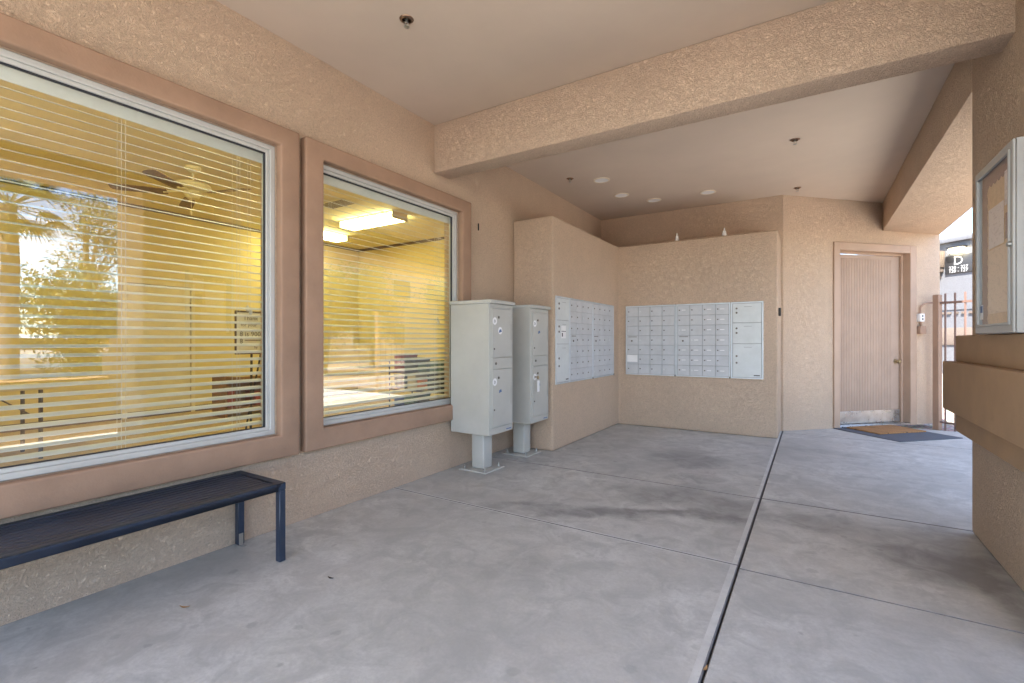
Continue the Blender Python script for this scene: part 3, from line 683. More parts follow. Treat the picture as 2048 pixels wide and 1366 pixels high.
b = MB(); b.box(0.076, 0.111, -ND - 0.0080, -ND - 0.0073, 0.11, 0.145); b.build('sticker_print', 'blue', st)

# ------------------------------------------------------------------ bench
bn = thing('metal_bench', 'navy blue metal bench with slatted seat below the near window', 'bench', (-2.885, 0.06, 0), 0)
BL, BD, BH = 1.51, 0.448, 0.430
b = MB(); b.box(0, BD, 0, 0.048, BH - 0.040, BH); b.box(0, BD, BL - 0.048, BL, BH - 0.040, BH); b.box(0, 0.040, 0.048, BL - 0.048, BH - 0.040, BH); b.box(BD - 0.040, BD, 0.048, BL - 0.048, BH - 0.040, BH); b.build('seat_frame', 'navy', bn, bevel=0.003, seg=1)
ns_ = 9; pitch = (BD - 0.080) / ns_
slat_me = MB().box(0.003, pitch - 0.003, 0.049, BL - 0.049, BH - 0.013, BH - 0.002).mesh('seat_slat', 'navy', 0.002, 1)
for k in range(ns_): put('seat_slat', slat_me, bn, (0.040 + k * pitch, 0, 0))
for k in range(3):
    b = MB(); b.box(0.02, BD - 0.02, 0.30 + k * 0.42, 0.33 + k * 0.42, BH - 0.035, BH - 0.0135); b.build('cross_bar', 'navy', bn)
for x in (0.0, BD - 0.040):
    for y in (0.0, BL - 0.036):
        b = MB(); b.box(x, x + 0.038, y, y + 0.036, 0.002, BH - 0.0405); lg = b.build('leg', 'navy', bn, bevel=0.003, seg=1)
        if x == 0.0 and y > 0:
            a = MB(); a.box(0.040, 0.0435, BL - 0.034, BL - 0.010, 0.002, 0.07); a.box(0.040, 0.073, BL - 0.034, BL - 0.010, 0.001, 0.0045); a.build('anchor_bracket', 'bolt', lg)

# ------------------------------------------------------------------ mats
mt = MB(); mt.box(-0.50, 0.48, -0.46, 0.44, 0.001, 0.010); m_o = mt.build('rubber_mat', 'rubber', None, bevel=0.004, seg=1, loc=(0.915, 7.935, 0)); m_o.rotation_euler = (0, 0, R(45)); tag(m_o, 'large dark grey rubber mat before the tan door', 'mat')
mt = MB(); mt.box(-0.38, 0.38, -0.235, 0.235, 0.0, 0.016); m_o = mt.build('coir_doormat', 'coir', None, bevel=0.004, seg=1, loc=(0.835, 8.085, 0.011)); m_o.rotation_euler = (0, 0, R(45)); tag(m_o, 'small brown coir doormat lying on the grey rubber mat', 'mat')

# ------------------------------------------------------------------ ceiling fittings
for k, (x, y, lab) in enumerate(((-2.161, 5.505, 'round recessed ceiling light nearest the window wall, largest of the four'), (-2.157, 6.212, 'round recessed ceiling light, second from the left'), (-1.852, 6.670, 'round recessed ceiling light, third from the left'), (-1.154, 6.687, 'round recessed ceiling light farthest right of the four'))):
    t = thing('recessed_light', lab, 'ceiling light', (x, y, ZC), 0, 'recessed lights in the porch ceiling')
    b = MB(); b.lathe([(0.100, -0.001), (0.098, -0.007), (0.082, -0.009), (0.080, -0.004)], 0, 0, 0, 28); b.build('trim_ring', 'lampring', t, smooth=True)
    b = MB(); b.lathe([(0.081, -0.006), (0.060, -0.0025), (0.0, -0.0015)], 0, 0, 0, 28); b.build('lens', 'lampwhite', t, smooth=True)
for k, (x, y, lab) in enumerate(((-2.082, 2.127, 'fire sprinkler in the ceiling near the camera, before the beam'), (-2.462, 5.254, 'small sprinkler head by the recessed lights near the window wall'), (-0.139, 5.391, 'sprinkler head in the middle of the ceiling behind the beam'), (-0.157, 7.10, 'sprinkler head above the door wall corner'))):
    t = thing('fire_sprinkler', lab, 'sprinkler', (x, y, ZC), 0, 'sprinklers in the porch ceiling')
    b = MB(); b.lathe([(0.043, -0.001), (0.041, -0.006), (0.029, -0.011), (0.027, -0.002)], 0, 0, 0, 20); b.build('escutcheon', 'sprk', t, smooth=True)
    b = MB(); b.lathe([(0.027, -0.002), (0.0, -0.0015)], 0, 0, 0, 20); b.build('socket', 'hole', t)
    b = MB(); b.lathe([(0.010, -0.002), (0.010, -0.018), (0.006, -0.02)], 0, 0, 0, 10)
    for s in (-1, 1): b.tube([(0.008 * s, 0, -0.016), (0.013 * s, 0, -0.030), (0.004 * s, 0, -0.046)], 0.0025, 6)
    b.build('frame_arms', 'bolt', t, smooth=True)
    b = MB(); b.lathe([(0.018, -0.046), (0.018, -0.0485), (0.0, -0.050)], 0, 0, 0, 12); b.build('deflector', 'bolt', t)

# ------------------------------------------------------------------ the room behind the windows
RX, RY, RZ = -8.95, 7.58, 3.32
b = MB(); b.box(RX - 0.15, RX, YN, RY, 0, RZ); rw = tag(b.build('room_wall', 'ywall'), 'yellow lit back wall of the room behind the windows', kind='structure')
c_ = MB(); c_.box(RX, RX + 0.03, YN, RY - 0.031, RZ - 0.05, RZ - 0.001); c_.build('moulding', 'crown', rw)
c_ = MB(); c_.box(RX, RX + 0.02, YN, RY - 0.021, 0.002, 0.10); c_.build('baseboard', 'crown', rw)
b = MB(); b.box(RX, WX - 0.171, RY, RY + 0.15, 0, RZ); rw = tag(b.build('room_wall', 'ywall'), 'yellow far end wall of the room behind the windows', kind='structure')
c_ = MB(); c_.box(RX + 0.0, WX - 0.172, RY - 0.03, RY, RZ - 0.05, RZ - 0.001); c_.build('moulding', 'crown', rw)
b = MB(); b.box(RX, WX - 0.171, YN, YN + 0.15, 0, RZ); tag(b.build('room_wall', 'ywall'), 'yellow near end wall of the room', kind='structure')
b = MB(); b.box(RX, WX - 0.171, YN, RY, RZ, RZ + 0.04); tag(b.build('room_ceiling', 'yceil'), 'pale ceiling of the room behind the windows', kind='structure')
b = MB(); b.box(RX, WX - 0.171, YN, RY, -0.05, 0.001); tag(b.build('room_floor', 'carpet'), 'brown carpet of the room behind the windows', kind='structure')

# room door in the back wall (faces +X)
t = thing('room_door', 'pale closed door in the yellow wall seen through the near window', 'door', (RX, 0, 0), 90)
b = MB(); b.box(3.06, 3.12, -0.03, 0.0, 0.002, 2.16); b.box(4.02, 4.08, -0.03, 0.0, 0.002, 2.16); b.box(3.12, 4.02, -0.03, 0.0, 2.10, 2.16); b.build('frame', 'ydoor', t)
b = MB(); b.box(3.128, 4.012, -0.016, -0.001, 0.012, 2.092); lf = b.build('leaf', 'ydoor', t)
b = MB(); b.box(3.12, 4.02, -0.004, -0.0005, 0.002, 2.10); b.build('shadow_gap', 'crown', t)
for z in (0.35, 1.05, 1.75):
    b = MB(); b.box(4.002, 4.026, -0.024, -0.0165, z, z + 0.10); b.build('hinge', 'brass', lf)
b = MB(); b.lathe([(0.03, -0.017), (0.012, -0.03), (0.028, -0.06), (0.0, -0.075)], 3.20, 0, 1.0, 12, 'y'); b.build('handle', 'brass', lf, smooth=True)

# lit fluorescent fixtures; the last two are unseen, added to light the room
def fixture(x, y, rz, lab):
    t = thing('fluorescent_fixture', lab, 'ceiling light', (x, y, RZ), rz, 'lit fluorescent fixtures in the room')
    b = MB(); b.box(-0.66, 0.66, -0.17, 0.17, -0.018, -0.001); b.box(-0.66, -0.64, -0.17, 0.17, -0.118, -0.018); b.box(0.64, 0.66, -0.17, 0.17, -0.118, -0.018); b.build('housing', 'fanwhite', t)
    b = MB(); b.prism([(-0.639, -0.16), (0.639, -0.16), (0.639, 0.16), (-0.639, 0.16)], -0.115, -0.019); b.build('diffuser', 'tube', t, bevel=0.02)
fixture(-6.42, 5.74, 0, 'lit fluorescent ceiling fixture seen whole through the second window')
fixture(-8.05, 5.75, 90, 'lit fluorescent fixture cut by the left edge of the second window')
fixture(-6.42, 0.2, 0, 'unseen fluorescent fixture added to light the room near the first window')
fixture(-4.4, 2.6, 90, 'unseen fluorescent fixture added to light the room close behind the windows')
vt = thing('air_vent', 'dark slotted air vent on the yellow room ceiling', 'vent', (-6.2, 4.85, RZ), 0)
b = MB(); ring_pts = b.box(-0.30, 0.30, -0.15, 0.15, -0.012, -0.001); b.build('frame', 'yceil', vt)
for k in range(6):
    b = MB(); b.box(-0.26, 0.26, -0.125 + k * 0.043, -0.10 + k * 0.043, -0.016, -0.0125); b.build('slot', 'crown', vt)

# ceiling fan
fn = thing('ceiling_fan', 'cream ceiling fan with dark wooden blades seen through the window', 'ceiling fan', (-6.40, 2.90, RZ), 0)
b = MB(); b.lathe([(0.085, -0.001), (0.085, -0.03), (0.05, -0.065), (0.02, -0.08)], 0, 0, 0, 24); b.build('canopy', 'fanwhite', fn, smooth=True)
b = MB(); b.tube([(0, 0, -0.07), (0, 0, -0.19)], 0.014, 10); b.build('downrod', 'fanwhite', fn, smooth=True)
b = MB(); b.lathe([(0.03, -0.175), (0.11, -0.19), (0.185, -0.215), (0.20, -0.25), (0.185, -0.285), (0.10, -0.305), (0.075, -0.36), (0.06, -0.385), (0, -0.39)], 0, 0, 0, 28); b.build('motor', 'fanwhite', fn, smooth=True)
for k in range(5):
    a = R(18 + 72 * k); ca, sa = math.cos(a), math.sin(a); b = MB()
    prof = [(0.26, 0.05), (0.34, 0.062), (0.72, 0.072), (0.80, 0.06), (0.82, 0.03)]
    top = [(r, w) for r, w in prof] + [(r, -w) for r, w in reversed(prof)]
    n = len(top); f3 = lambda r, w, z: (r * ca - w * sa, r * sa + w * ca, z + w * 0.22)
    b.add([f3(r, w, -0.325) for r, w in top] + [f3(r, w, -0.333) for r, w in top], [tuple(range(n)), tuple(range(2 * n - 1, n - 1, -1))] + [(i, n + i, n + (i + 1) % n, (i + 1) % n) for i in range(n)])
    bo = b.build('blade', 'fanblade', fn)
    b = MB(); b.tube([(0.10 * ca, 0.10 * sa, -0.30), (0.30 * ca, 0.30 * sa, -0.336)], 0.012, 6); b.build('blade_arm', 'fanwhite', bo)
b = MB(); b.tube([(0.03, -0.03, -0.385), (0.03, -0.03, -0.56)], 0.003, 5); b.lathe([(0.002, 0), (0.014, 0.02), (0.012, 0.045), (0.002, 0.05)], 0.03, -0.03, -0.60, 8); b.build('pull_chain', 'fanwhite', fn)

# message board on an easel (faces +X)
wb = thing('message_board', 'white message board with black writing standing inside the near window', 'message board', (-6.0, 0, 0), 90)
b = MB(); b.box(3.20, 4.00, -0.02, 0.0, 1.05, 1.56); b.build('board', 'board', wb, bevel=0.015)
b = MB(); ring(b, 3.185, 4.015, 1.035, 1.575, 0.018, -0.03, 0.005); b.build('frame', 'crown', wb, bevel=0.008)
for body, sz, x, z in (('Thank', 0.075, 3.28, 1.485), ('for your', 0.060, 3.25, 1.40), ('8 is 900', 0.085, 3.235, 1.285), ('8', 0.085, 3.235, 1.195), ('by', 0.045, 3.42, 1.12)):
    textmesh('writing', body, sz, 'print', wb, (x, -0.0215, z), align='LEFT')
b = MB(); b.box(3.30, 3.52, -0.0218, -0.0206, 1.205, 1.214); b.build('writing', 'print', wb)
for x in (3.42, 3.85):
    b = MB(); b.tube([(x, 0.03, 1.55), (x, 0.06, 0.002)], 0.014, 8); b.build('leg', 'dark', wb)
b = MB(); b.tube([(3.63, 0.03, 1.5), (3.63, 0.55, 0.002)], 0.012, 8); b.build('leg', 'dark', wb)

# low wooden shelf with red books
sh = thing('wooden_shelf', 'low brown wooden shelf against the room wall, below the message board', 'shelf', (-8.1, 3.95, 0), 90)
b = MB(); b.box(0, 0.03, -0.4, 0, 0.001, 0.62); b.box(0.80, 0.83, -0.4, 0, 0.001, 0.50); b.box(0.031, 0.799, -0.4, 0, 0.12, 0.15); b.box(0.031, 0.799, -0.02, 0, 0.15, 0.60); b.build('carcass', 'woodbrown', sh)
b = MB(); b.add([(-0.02, -0.42, 0.625), (0.86, -0.42, 0.50), (0.86, 0.0, 0.50), (-0.02, 0.0, 0.625), (-0.02, -0.42, 0.655), (0.86, -0.42, 0.53), (0.86, 0, 0.53), (-0.02, 0, 0.655)], [(0, 3, 2, 1), (4, 5, 6, 7), (0, 1, 5, 4), (1, 2, 6, 5), (2, 3, 7, 6), (3, 0, 4, 7)]); b.build('top', 'woodbrown', sh)
M['red'] = simple('red_cloth', (0.30, 0.045, 0.03), 0.7)
for k, (x, w, hgt, lab) in enumerate(((0.06, 0.10, 0.26, 'red book at the left end of the low wooden shelf'), (0.50, 0.07, 0.22, 'red book standing mid-shelf on the low wooden shelf'))):
    b = MB(); b.box(x, x + w, -0.36, -0.05, 0.151, 0.151 + hgt); o = b.build('book', 'red'); o.location = sh.location; o.rotation_euler = (0, 0, R(90)); tag(o, lab, 'book', 'red books on the shelf')

# folding tables
def table(loc, L, lab):
    t = thing('folding_table', lab, 'table', loc, 0, 'folding tables in the room')
    b = MB(); b.box(-0.38, 0.38, -L, 0, 0.71, 0.74); b.build('tabletop', 'tabletop', t, bevel=0.006)
    for y in (-0.12, -L + 0.12):
        for x in (-0.30, 0.30):
            b = MB(); b.tube([(x, y, 0.71), (x, y, 0.002)], 0.018, 8); b.build('leg', 'dark', t)
        b = MB(); b.tube([(-0.30, y, 0.42), (0.30, y, 0.42)], 0.010, 6); b.tube([(0.0, y, 0.42), (0.0, y - 0.35, 0.705)], 0.008, 6); b.build('brace', 'dark', t)
table((-6.95, 1.72, 0.001), 1.83, 'pale folding table with dark legs at the left of the near window')

# toy and craft rack beyond the second window
M['orange'] = simple('orange_plastic', (0.55, 0.16, 0.04), 0.5); M['teal'] = simple('green_box', (0.05, 0.13, 0.12), 0.6); M['bluebox'] = simple('blue_box', (0.06, 0.09, 0.26), 0.6)
rk = thing('wire_rack', 'dark wire rack of boxes seen low through the second window', 'rack', (-5.6, 5.35, 0), 0)
for x in (0, 1.9):
    for y in (0, 0.5):
        b = MB(); b.tube([(x, y, 0.002), (x, y, 0.92)], 0.012, 6); b.build('upright', 'dark', rk)
for z in (0.15, 0.45, 0.72):
    b = MB()
    for k in range(7): b.tube([(0, k * 0.5 / 6, z), (1.9, k * 0.5 / 6, z)], 0.004, 5)
    b.box(0, 1.9, -0.006, 0.006, z - 0.015, z + 0.015); b.box(0, 1.9, 0.494, 0.506, z - 0.015, z + 0.015)
    b.build('wire_shelf', 'dark', rk)
r_ = random.Random(3); cols = ['orange', 'teal', 'bluebox', 'dark', 'board', 'red', 'dark', 'tabletop']; nm_ = ['orange', 'dark green', 'blue', 'black', 'white', 'red', 'black', 'beige']
lev = ['bottom', 'middle', 'top']
for zi, z in enumerate((0.17, 0.47, 0.74)):
    x = 0.05; k = 0
    while x < 1.7:
        w = r_.uniform(0.12, 0.26); ci = r_.randrange(len(cols)); hgt = r_.uniform(0.10, 0.23)
        b = MB(); b.box(x, x + w, 0.05, 0.42, z, z + hgt); b.box(x - 0.006, x + w + 0.006, 0.044, 0.426, z + hgt, z + hgt + 0.02)
        o = b.build('storage_box', cols[ci], None, bevel=0.004, seg=1, loc=rk.location); k += 1
        ords = ['first', 'second', 'third', 'fourth', 'fifth', 'sixth', 'seventh', 'eighth', 'ninth', 'tenth', 'eleventh', 'twelfth']
        tag(o, '%s box, %s from the left on the %s shelf of the wire rack' % (nm_[ci], ords[k - 1], lev[zi]), 'box', 'boxes on the wire rack'); x += w + r_.uniform(0.02, 0.08)

# ------------------------------------------------------------------ window blinds (local x = world y, local y = into the room)
def blind(y0, y1, lab, ladders, tassel):
    t = thing('window_blind', lab, 'blind', (WX, 0, 0), 90, 'horizontal blinds behind the windows')
    zt, zb = WZ[1] - 0.004, WZ[0] + 0.004; a, c_ = y0 + 0.020, y1 - 0.022; ym = 0.118
    b = MB(); b.box(a, c_, ym - 0.034, ym + 0.034, zt - 0.052, zt - 0.002); b.box(a - 0.006, c_ + 0.006, ym - 0.050, ym - 0.042, zt - 0.108, zt - 0.001); b.build('headrail', 'slat', t, bevel=0.004)
    tl = math.tan(R(16.0)); w = 0.025
    sm = MB(); sm.mi = 0
    prof = [(-w, -w * tl), (-w * 0.5, -w * 0.5 * tl + 0.0022), (0, 0.0030), (w * 0.5, w * 0.5 * tl + 0.0022), (w, w * tl)]
    vs_ = [(x, p, q + dz) for x in (a, c_) for dz in (0, -0.0022) for p, q in prof]; n = 5; fs = []
    for i in range(4):
        fs += [(i, i + 1, 10 + i + 1, 10 + i), (5 + i, 15 + i, 15 + i + 1, 5 + i + 1)]
    fs += [(0, 10, 15, 5), (4, 9, 19, 14), (0, 5, 6, 1), (1, 6, 7, 2), (2, 7, 8, 3), (3, 8, 9, 4), (10, 11, 16, 15), (11, 12, 17, 16), (12, 13, 18, 17), (13, 14, 19, 18)]
    sm.add(vs_, fs); me = sm.mesh('slat', 'slat', smooth=True)
    z = zt - 0.120; k = 0; sp = 0.0455
    while z > zb + 0.055:
        put('slat', me, t, (0, ym + rnd.uniform(-0.0012, 0.0012), z + rnd.uniform(-0.0012, 0.0012))); z -= sp
    b = MB(); b.box(a, c_, ym - 0.026, ym + 0.026, zb + 0.004, zb + 0.026); b.build('bottom_rail', 'slat', t, bevel=0.004)
    for x in ladders:
        b = MB()
        for yy in (ym - 0.027, ym + 0.027): b.tube([(x, yy, zt - 0.05), (x, yy, zb + 0.026)], 0.0012, 5)
        b.tube([(x + 0.018, ym - 0.027, zt - 0.05), (x + 0.018, ym - 0.027, zb + 0.026)], 0.0010, 5); b.build('ladder_cord', 'cord', t)
    if tassel:
        for dx in (0, 0.02):
            b = MB(); b.tube([(tassel + dx, ym + 0.035, zt - 0.05), (tassel + dx, ym + 0.035, 1.42 - dx)], 0.0012, 5); b.lathe([(0.003, 0.03), (0.010, 0.015), (0.012, -0.01), (0.0, -0.015)], tassel + dx, ym + 0.035, 1.40 - dx, 8); b.build('pull_cord', 'cord', t)
    return t
blind(W1[0], W1[1], 'white horizontal blind behind the wide near window', (0.06, 1.02, 1.60), 1.70)
blind(W2[0], W2[1], 'white horizontal blind behind the window next to the lockers', (2.26, 3.48), 3.52)

# ------------------------------------------------------------------ outside: fence, building D, planting
P = Vector((1.50, 8.90, 0))
fc = thing('picket_fence', 'thin brown metal picket fence running from the door wall', 'fence', P, -45)
b = MB(); b.box(-0.045, 0.035, -0.035, 0.035, -0.05, 1.85); b.build('post', 'post', fc, bevel=0.004, seg=1)
b = MB(); b.box(1.60, 1.66, -0.03, 0.03, -0.05, 1.85); b.build('post', 'post', fc, bevel=0.004, seg=1)
b = MB(); b.box(0.035, 1.60, -0.012, 0.012, 1.715, 1.745); b.build('rail', 'fence', fc)
b = MB(); b.box(0.035, 1.60, -0.012, 0.012, 0.055, 0.08); b.build('rail', 'fence', fc)
pm = MB().box(-0.008, 0.008, -0.0085, 0.0085, -0.05, 1.86).mesh('picket', 'fence')
for k in range(16): put('picket', pm, fc, (0.098 + k * 0.121, 0, 0)) if 0.098 + k * 0.121 < 1.58 else None

fd = Vector((4.66, 24.1, 0))       # facade runs (1,-1)
bd = thing('apartment_building', 'pale two-storey apartment building beyond the fence, carrying the dark letter sign', 'building', fd, -45)
b = MB(); b.box(-9, 3, 0, 8, -0.06, 4.93); b.build('wall', 'facade', bd)
b = MB(); b.box(-9.15, 3.15, -0.15, 8.15, 4.93, 5.12); b.build('parapet_cap', 'facade', bd, bevel=0.02)
b = MB(); b.box(-9, 3, -0.05, -0.001, 1.05, 1.70); b.build('stucco_band', 'facade_tan', bd, bevel=0.01)
b = MB(); b.box(-9, 3, -0.03, -0.001, 2.38, 2.45); b.build('ledge', 'facade', bd)
dm = MB().box(-3.0, -2.88, -0.06, -0.001, 2.22, 2.30).mesh('dentil', 'facade_tan')
for k in range(24): put('dentil', dm, bd, (k * 0.24, 0, 0))
cb = MB(); cb.box(-1.55, -0.46, -0.5, -0.001, 4.02, 4.66); cb.box(-1.5, -0.50, -0.44, -0.001, 3.84, 4.01); cb.box(-1.45, -0.58, -0.38, -0.001, 3.62, 3.83); cb.build('stepped_corbel', 'facade_tan', bd, bevel=0.02)
sg = thing('building_sign', 'dark building sign with white letter D and unit numbers', 'sign', fd, -45)
b = MB(); b.box(-0.42, 0.50, -0.06, -0.012, 3.75, 4.42); b.build('panel', 'sign', sg, bevel=0.01)
textmesh('letter', 'D', 0.46, 'signwhite', sg, (0.03, -0.066, 4.20), ext=0.004)
textmesh('numbers', '220 - 227', 0.165, 'signwhite', sg, (0.03, -0.066, 3.955), ext=0.003); textmesh('numbers', '120 - 127', 0.165, 'signwhite', sg, (0.03, -0.066, 3.825), ext=0.003)
ln = thing('wall_lantern', 'lit lantern glowing above the building sign', 'lantern', fd, -45)
b = MB(); b.box(-0.16, 0.24, -0.05, -0.001, 4.52, 4.72); b.build('back_plate', 'dark', ln)
b = MB(); b.box(-0.22, 0.30, -0.26, -0.051, 4.50, 4.66); b.build('lit_lens', 'lamplit', ln, bevel=0.05)
b = MB(); b.box(-0.24, 0.32, -0.28, -0.051, 4.68, 4.73); b.build('hood', 'dark', ln)
cmn = MB(); cmn.box(-1.1, -0.80, -0.40, -0.001, 4.72, 4.84); o = cmn.build('security_camera', 'dark', None, bevel=0.03, loc=fd); o.rotation_euler = (0, 0, R(-45)); tag(o, 'dark security camera high on the pale building', 'camera')

def crown_mesh(name, mat, c, rad, n, size, seed, clumps=22):
    r_ = random.Random(seed); cs = []
    for _ in range(clumps):
        v = Vector((r_.gauss(0, 1), r_.gauss(0, 1), r_.gauss(0, 1))).normalized() * r_.uniform(0.35, 0.9)
        cs.append((Vector((c[0] + v.x * rad[0], c[1] + v.y * rad[1], c[2] + v.z * rad[2])), r_.uniform(0.22, 0.42) * min(rad)))
    vs_, fs = [], []
    for _ in range(n):
        q, rr = cs[r_.randrange(clumps)]
        p = q + Vector((r_.gauss(0, 1), r_.gauss(0, 1), r_.gauss(0, 0.8))) * rr * 0.75
        a = Vector((r_.gauss(0, 1), r_.gauss(0, 1), r_.gauss(0, 1))).normalized(); bb = a.orthogonal().normalized(); s = size * r_.uniform(0.6, 1.4)
        o = len(vs_); vs_ += [p - a * s, p + bb * s * 0.45, p + a * s, p - bb * s * 0.45]; fs.append((o, o + 1, o + 2, o + 3))
    me = bpy.data.meshes.new(name); me.from_pydata(vs_, [], fs); me.materials.append(M[mat]); return me, cs
def tree(x, y, h, rad, n, size, mat, seed, lab, trunk=0.16, base=0.3):
    t = thing('tree', lab, 'tree', (x, y, -0.06), 0, 'trees across the drive')
    c = (0, 0, h - rad[2]); me, cs = crown_mesh('crown', mat, c, rad, n, size, seed)
    put('crown', me, t); b = MB(); r_ = random.Random(seed)
    b.tube([(0, 0, 0), (0.05, 0.03, h * base * 0.6), (0.0, 0.1, h * base), (0.1, 0.0, h - rad[2] * 0.6)], trunk, 9, trunk * 0.35)
    for q, _ in cs[:10]:
        z0 = h * base * r_.uniform(0.8, 1.4); b.tube([(0, 0.08, z0), (q.x * 0.5, q.y * 0.5, (z0 + q.z) / 2 + 0.15), tuple(q)], trunk * 0.42, 6, 0.015)
    b.build('trunk', 'bark', t, smooth=True)
tree(19.0, 7.3, 7.8, (2.1, 1.7, 2.7), 5200, 0.075, 'leaf2', 11, 'airy tall tree reflected against the sky in the near window', 0.16, 0.35)
tree(13.5, 5.6, 3.5, (1.5, 2.0, 1.5), 9000, 0.085, 'leaf', 12, 'dense dark green low tree mirrored in the near window', 0.14, 0.12)
tree(13.2, 2.6, 3.2, (1.4, 1.8, 1.4), 7000, 0.085, 'leaf', 13, 'dense low green tree left of the palm reflection', 0.14, 0.12)
tree(15.5, 10.6, 5.2, (1.8, 1.9, 2.1), 8000, 0.09, 'leaf', 14, 'round green tree farther along the drive', 0.15, 0.2)
tree(11.5, 15.5, 4.8, (1.7, 1.7, 1.9), 8000, 0.09, 'leaf2', 15, 'olive green tree near the pale building', 0.14, 0.25)
tree(20.5, 3.2, 5.0, (2.1, 2.2, 2.0), 7000, 0.10, 'leaf', 16, 'broad green tree behind the palm', 0.17, 0.25)
tree(9.2, 11.2, 4.6, (1.6, 1.6, 2.0), 9000, 0.085, 'leaf', 17, 'bushy green tree added beyond the walkway to screen window reflections', 0.14, 0.10)  # added tree, shields the second window from bright reflections
tree(9.4, 19.0, 5.4, (2.0, 2.0, 2.4), 9000, 0.09, 'leaf2', 18, 'full olive tree added right of the pale building to screen window reflections', 0.15, 0.10)  # also added to keep the sunlit facade out of that reflection
# palm
pl = thing('palm_tree', 'fan palm with shaggy trunk mirrored in the near window', 'palm tree', (10.4, 3.35, -0.06), 0)
b = MB(); b.tube([(0, 0, 0), (0.04, 0, 1.5), (0, 0.03, 3.0), (0, 0, 4.5)], 0.20, 12, 0.15); b.build('trunk', 'bark', pl, smooth=True)
b = MB(); r_ = random.Random(5)
for k in range(34):
    az = 2 * math.pi * k / 34 * 2.618; el = r_.uniform(-0.9, 1.2); dv = Vector((math.cos(az) * math.cos(el), math.sin(az) * math.cos(el), math.sin(el)))
    st_ = Vector((0, 0, 4.5)); hub = st_ + dv * r_.uniform(0.55, 0.85); b.tube([tuple(st_), tuple(hub)], 0.014, 5, 0.010)
    sx = dv.cross(Vector((0, 0, 1))).normalized(); L = r_.uniform(0.55, 0.75)
    for j in range(17):
        a = R(-80 + 10 * j); d1 = (dv * math.cos(a) + sx * math.sin(a)).normalized(); wv = dv.cross(sx).cross(d1).normalized() * 0.022
        e1 = hub + d1 * L * 0.6; e2 = hub + d1 * L - Vector((0, 0, 0.10 + 0.1 * r_.random()))
        b.add([hub - wv * 0.3, hub + wv * 0.3, e1 + wv, e1 - wv, e2], [(0, 1, 2, 3), (3, 2, 4)])
b.build('crown', 'frond', pl)

nbd = thing('sky_block_building', 'tan two-storey building added across the drive to block sky reflected in the second window', 'building', (17.0, 14.5, 0), 0)  # added building, keeps bright sky out of the second window's reflection
b = MB(); b.box(0, 8, 0, 24, -0.06, 5.8); b.build('wall', 'stucco', nbd)
b = MB(); b.box(-0.15, 8.15, -0.15, 24.15, 5.8, 6.0); b.build('parapet_cap', 'band', nbd)
for zz in (0.9, 3.9):
    for k in range(7):
        b = MB(); b.box(-0.06, -0.001, 1.2 + k * 3.2, 2.8 + k * 3.2, zz, zz + 1.3); wo = b.build('window', 'alu', nbd)
        b = MB(); b.box(-0.065, -0.061, 1.26 + k * 3.2, 2.74 + k * 3.2, zz + 0.06, zz + 1.24); b.build('pane', 'carglass', wo)
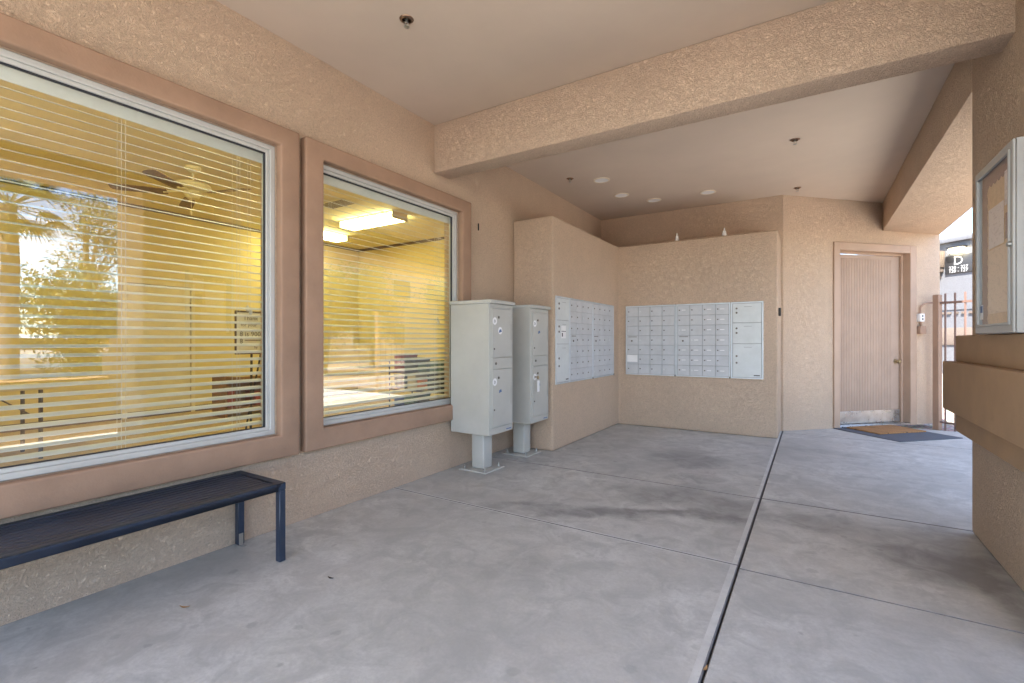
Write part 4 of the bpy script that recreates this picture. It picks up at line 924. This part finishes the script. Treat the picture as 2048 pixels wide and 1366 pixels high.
# low block wall and parked cars across the drive, seen in the window reflections
gw = thing('garden_wall', 'low tan garden wall outside the near porch opening, mirrored in the window', 'wall', (1.95, -1.2, 0))
b = MB(); b.box(0, 0.2, 0, 4.6, -0.06, 0.68); b.build('wall_body', 'stucco', gw)
b = MB(); b.box(-0.03, 0.23, -0.03, 4.63, 0.6805, 0.73); b.build('coping', 'band', gw, bevel=0.01)
def car(x, y, lab, mat):
    t = thing('parked_car', lab, 'car', (x, y, -0.05), 0, 'cars parked across the drive')
    b = MB(); prof = [(-2.2, 0.28), (2.2, 0.28), (2.24, 0.62), (2.1, 0.80), (1.15, 0.92), (0.55, 1.40), (-1.10, 1.42), (-1.85, 0.98), (-2.2, 0.90), (-2.25, 0.5)]
    n = len(prof); w = [0.85] * n
    for i, (yy, z) in enumerate(prof):
        if z > 1.2: w[i] = 0.66
    b.add([(-w[i], p, z) for i, (p, z) in enumerate(prof)] + [(w[i], p, z) for i, (p, z) in enumerate(prof)], [tuple(range(n)), tuple(range(2 * n - 1, n - 1, -1))] + [(i, n + i, n + (i + 1) % n, (i + 1) % n) for i in range(n)])
    b.build('body', mat, t, bevel=0.05, seg=2)
    for s in (-1, 1):
        g_ = MB(); q = [(0.98, 0.95), (0.50, 1.34), (-1.05, 1.36), (-1.62, 0.99)]
        g_.add([(s * (0.862 if z < 1.2 else 0.705), p, z) for p, z in q] + [(s * (0.84 if z < 1.2 else 0.68), p, z) for p, z in q], [(0, 1, 2, 3), (7, 6, 5, 4), (0, 4, 5, 1), (1, 5, 6, 2), (2, 6, 7, 3), (3, 7, 4, 0)]); g_.build('side_window', 'carglass', t)
        for p in (-1.38, 1.38):
            w_ = MB(); w_.lathe([(0.20, -0.10), (0.32, -0.10), (0.34, -0.05), (0.34, 0.05), (0.32, 0.10), (0.20, 0.10)], s * 0.80, p, 0.345, 22, 'x'); wo = w_.build('wheel', 'tyre', t)
            w_ = MB(); w_.lathe([(0.0, -0.08), (0.19, -0.07), (0.19, 0.07), (0.0, 0.08)], s * 0.80, p, 0.345, 16, 'x'); w_.build('rim', 'steel', wo)
    for p in (-0.6, 0.6):
        for yy, nm, mm in ((2.16, 'headlight', 'white'), (-2.17, 'tail_light', 'red')):
            w_ = MB(); w_.box(p - 0.14, p + 0.14, yy - 0.06, yy + 0.06, 0.66, 0.78); w_.build(nm, mm, t)
car(16.9, 5.4, 'white parked car across the drive, nearer the palm', 'carpaint')
car(16.9, 10.8, 'white parked car farther along the drive', 'carpaint')

# ------------------------------------------------------------------ litter on the floor
for k, (x, y, a, lab) in enumerate(((-2.39, 1.05, 30, 'dry tan leaf on the concrete in front of the bench'), (-0.33, 1.86, 80, 'dry leaf scrap caught in the long floor joint'), (-2.06, 1.57, 10, 'dark leaf scrap on the floor right of the bench'))):
    b = MB(); n = 7; vs_ = []
    for i in range(n):
        u = i / (n - 1); w = 0.008 * math.sin(math.pi * u) + 0.0006; x_ = (u - 0.5) * 0.065; z = 0.003 + 0.010 * (u - 0.5) ** 2 * 4
        vs_ += [(x_, -w, z + 0.003), (x_, 0, z), (x_, w, z + 0.003)]
    fs = [f for i in range(n - 1) for f in ((3 * i, 3 * i + 3, 3 * i + 4, 3 * i + 1), (3 * i + 1, 3 * i + 4, 3 * i + 5, 3 * i + 2))]
    b.add(vs_, fs); o = b.build('dry_leaf', 'deadleaf' if k < 2 else 'hole', None, loc=(x, y, 0)); o.rotation_euler = (0, 0, R(a)); o.scale = (0.75, 0.75, 0.75) if k == 0 else (0.6, 0.6, 0.6); tag(o, lab, 'leaf', 'dry leaves on the floor')
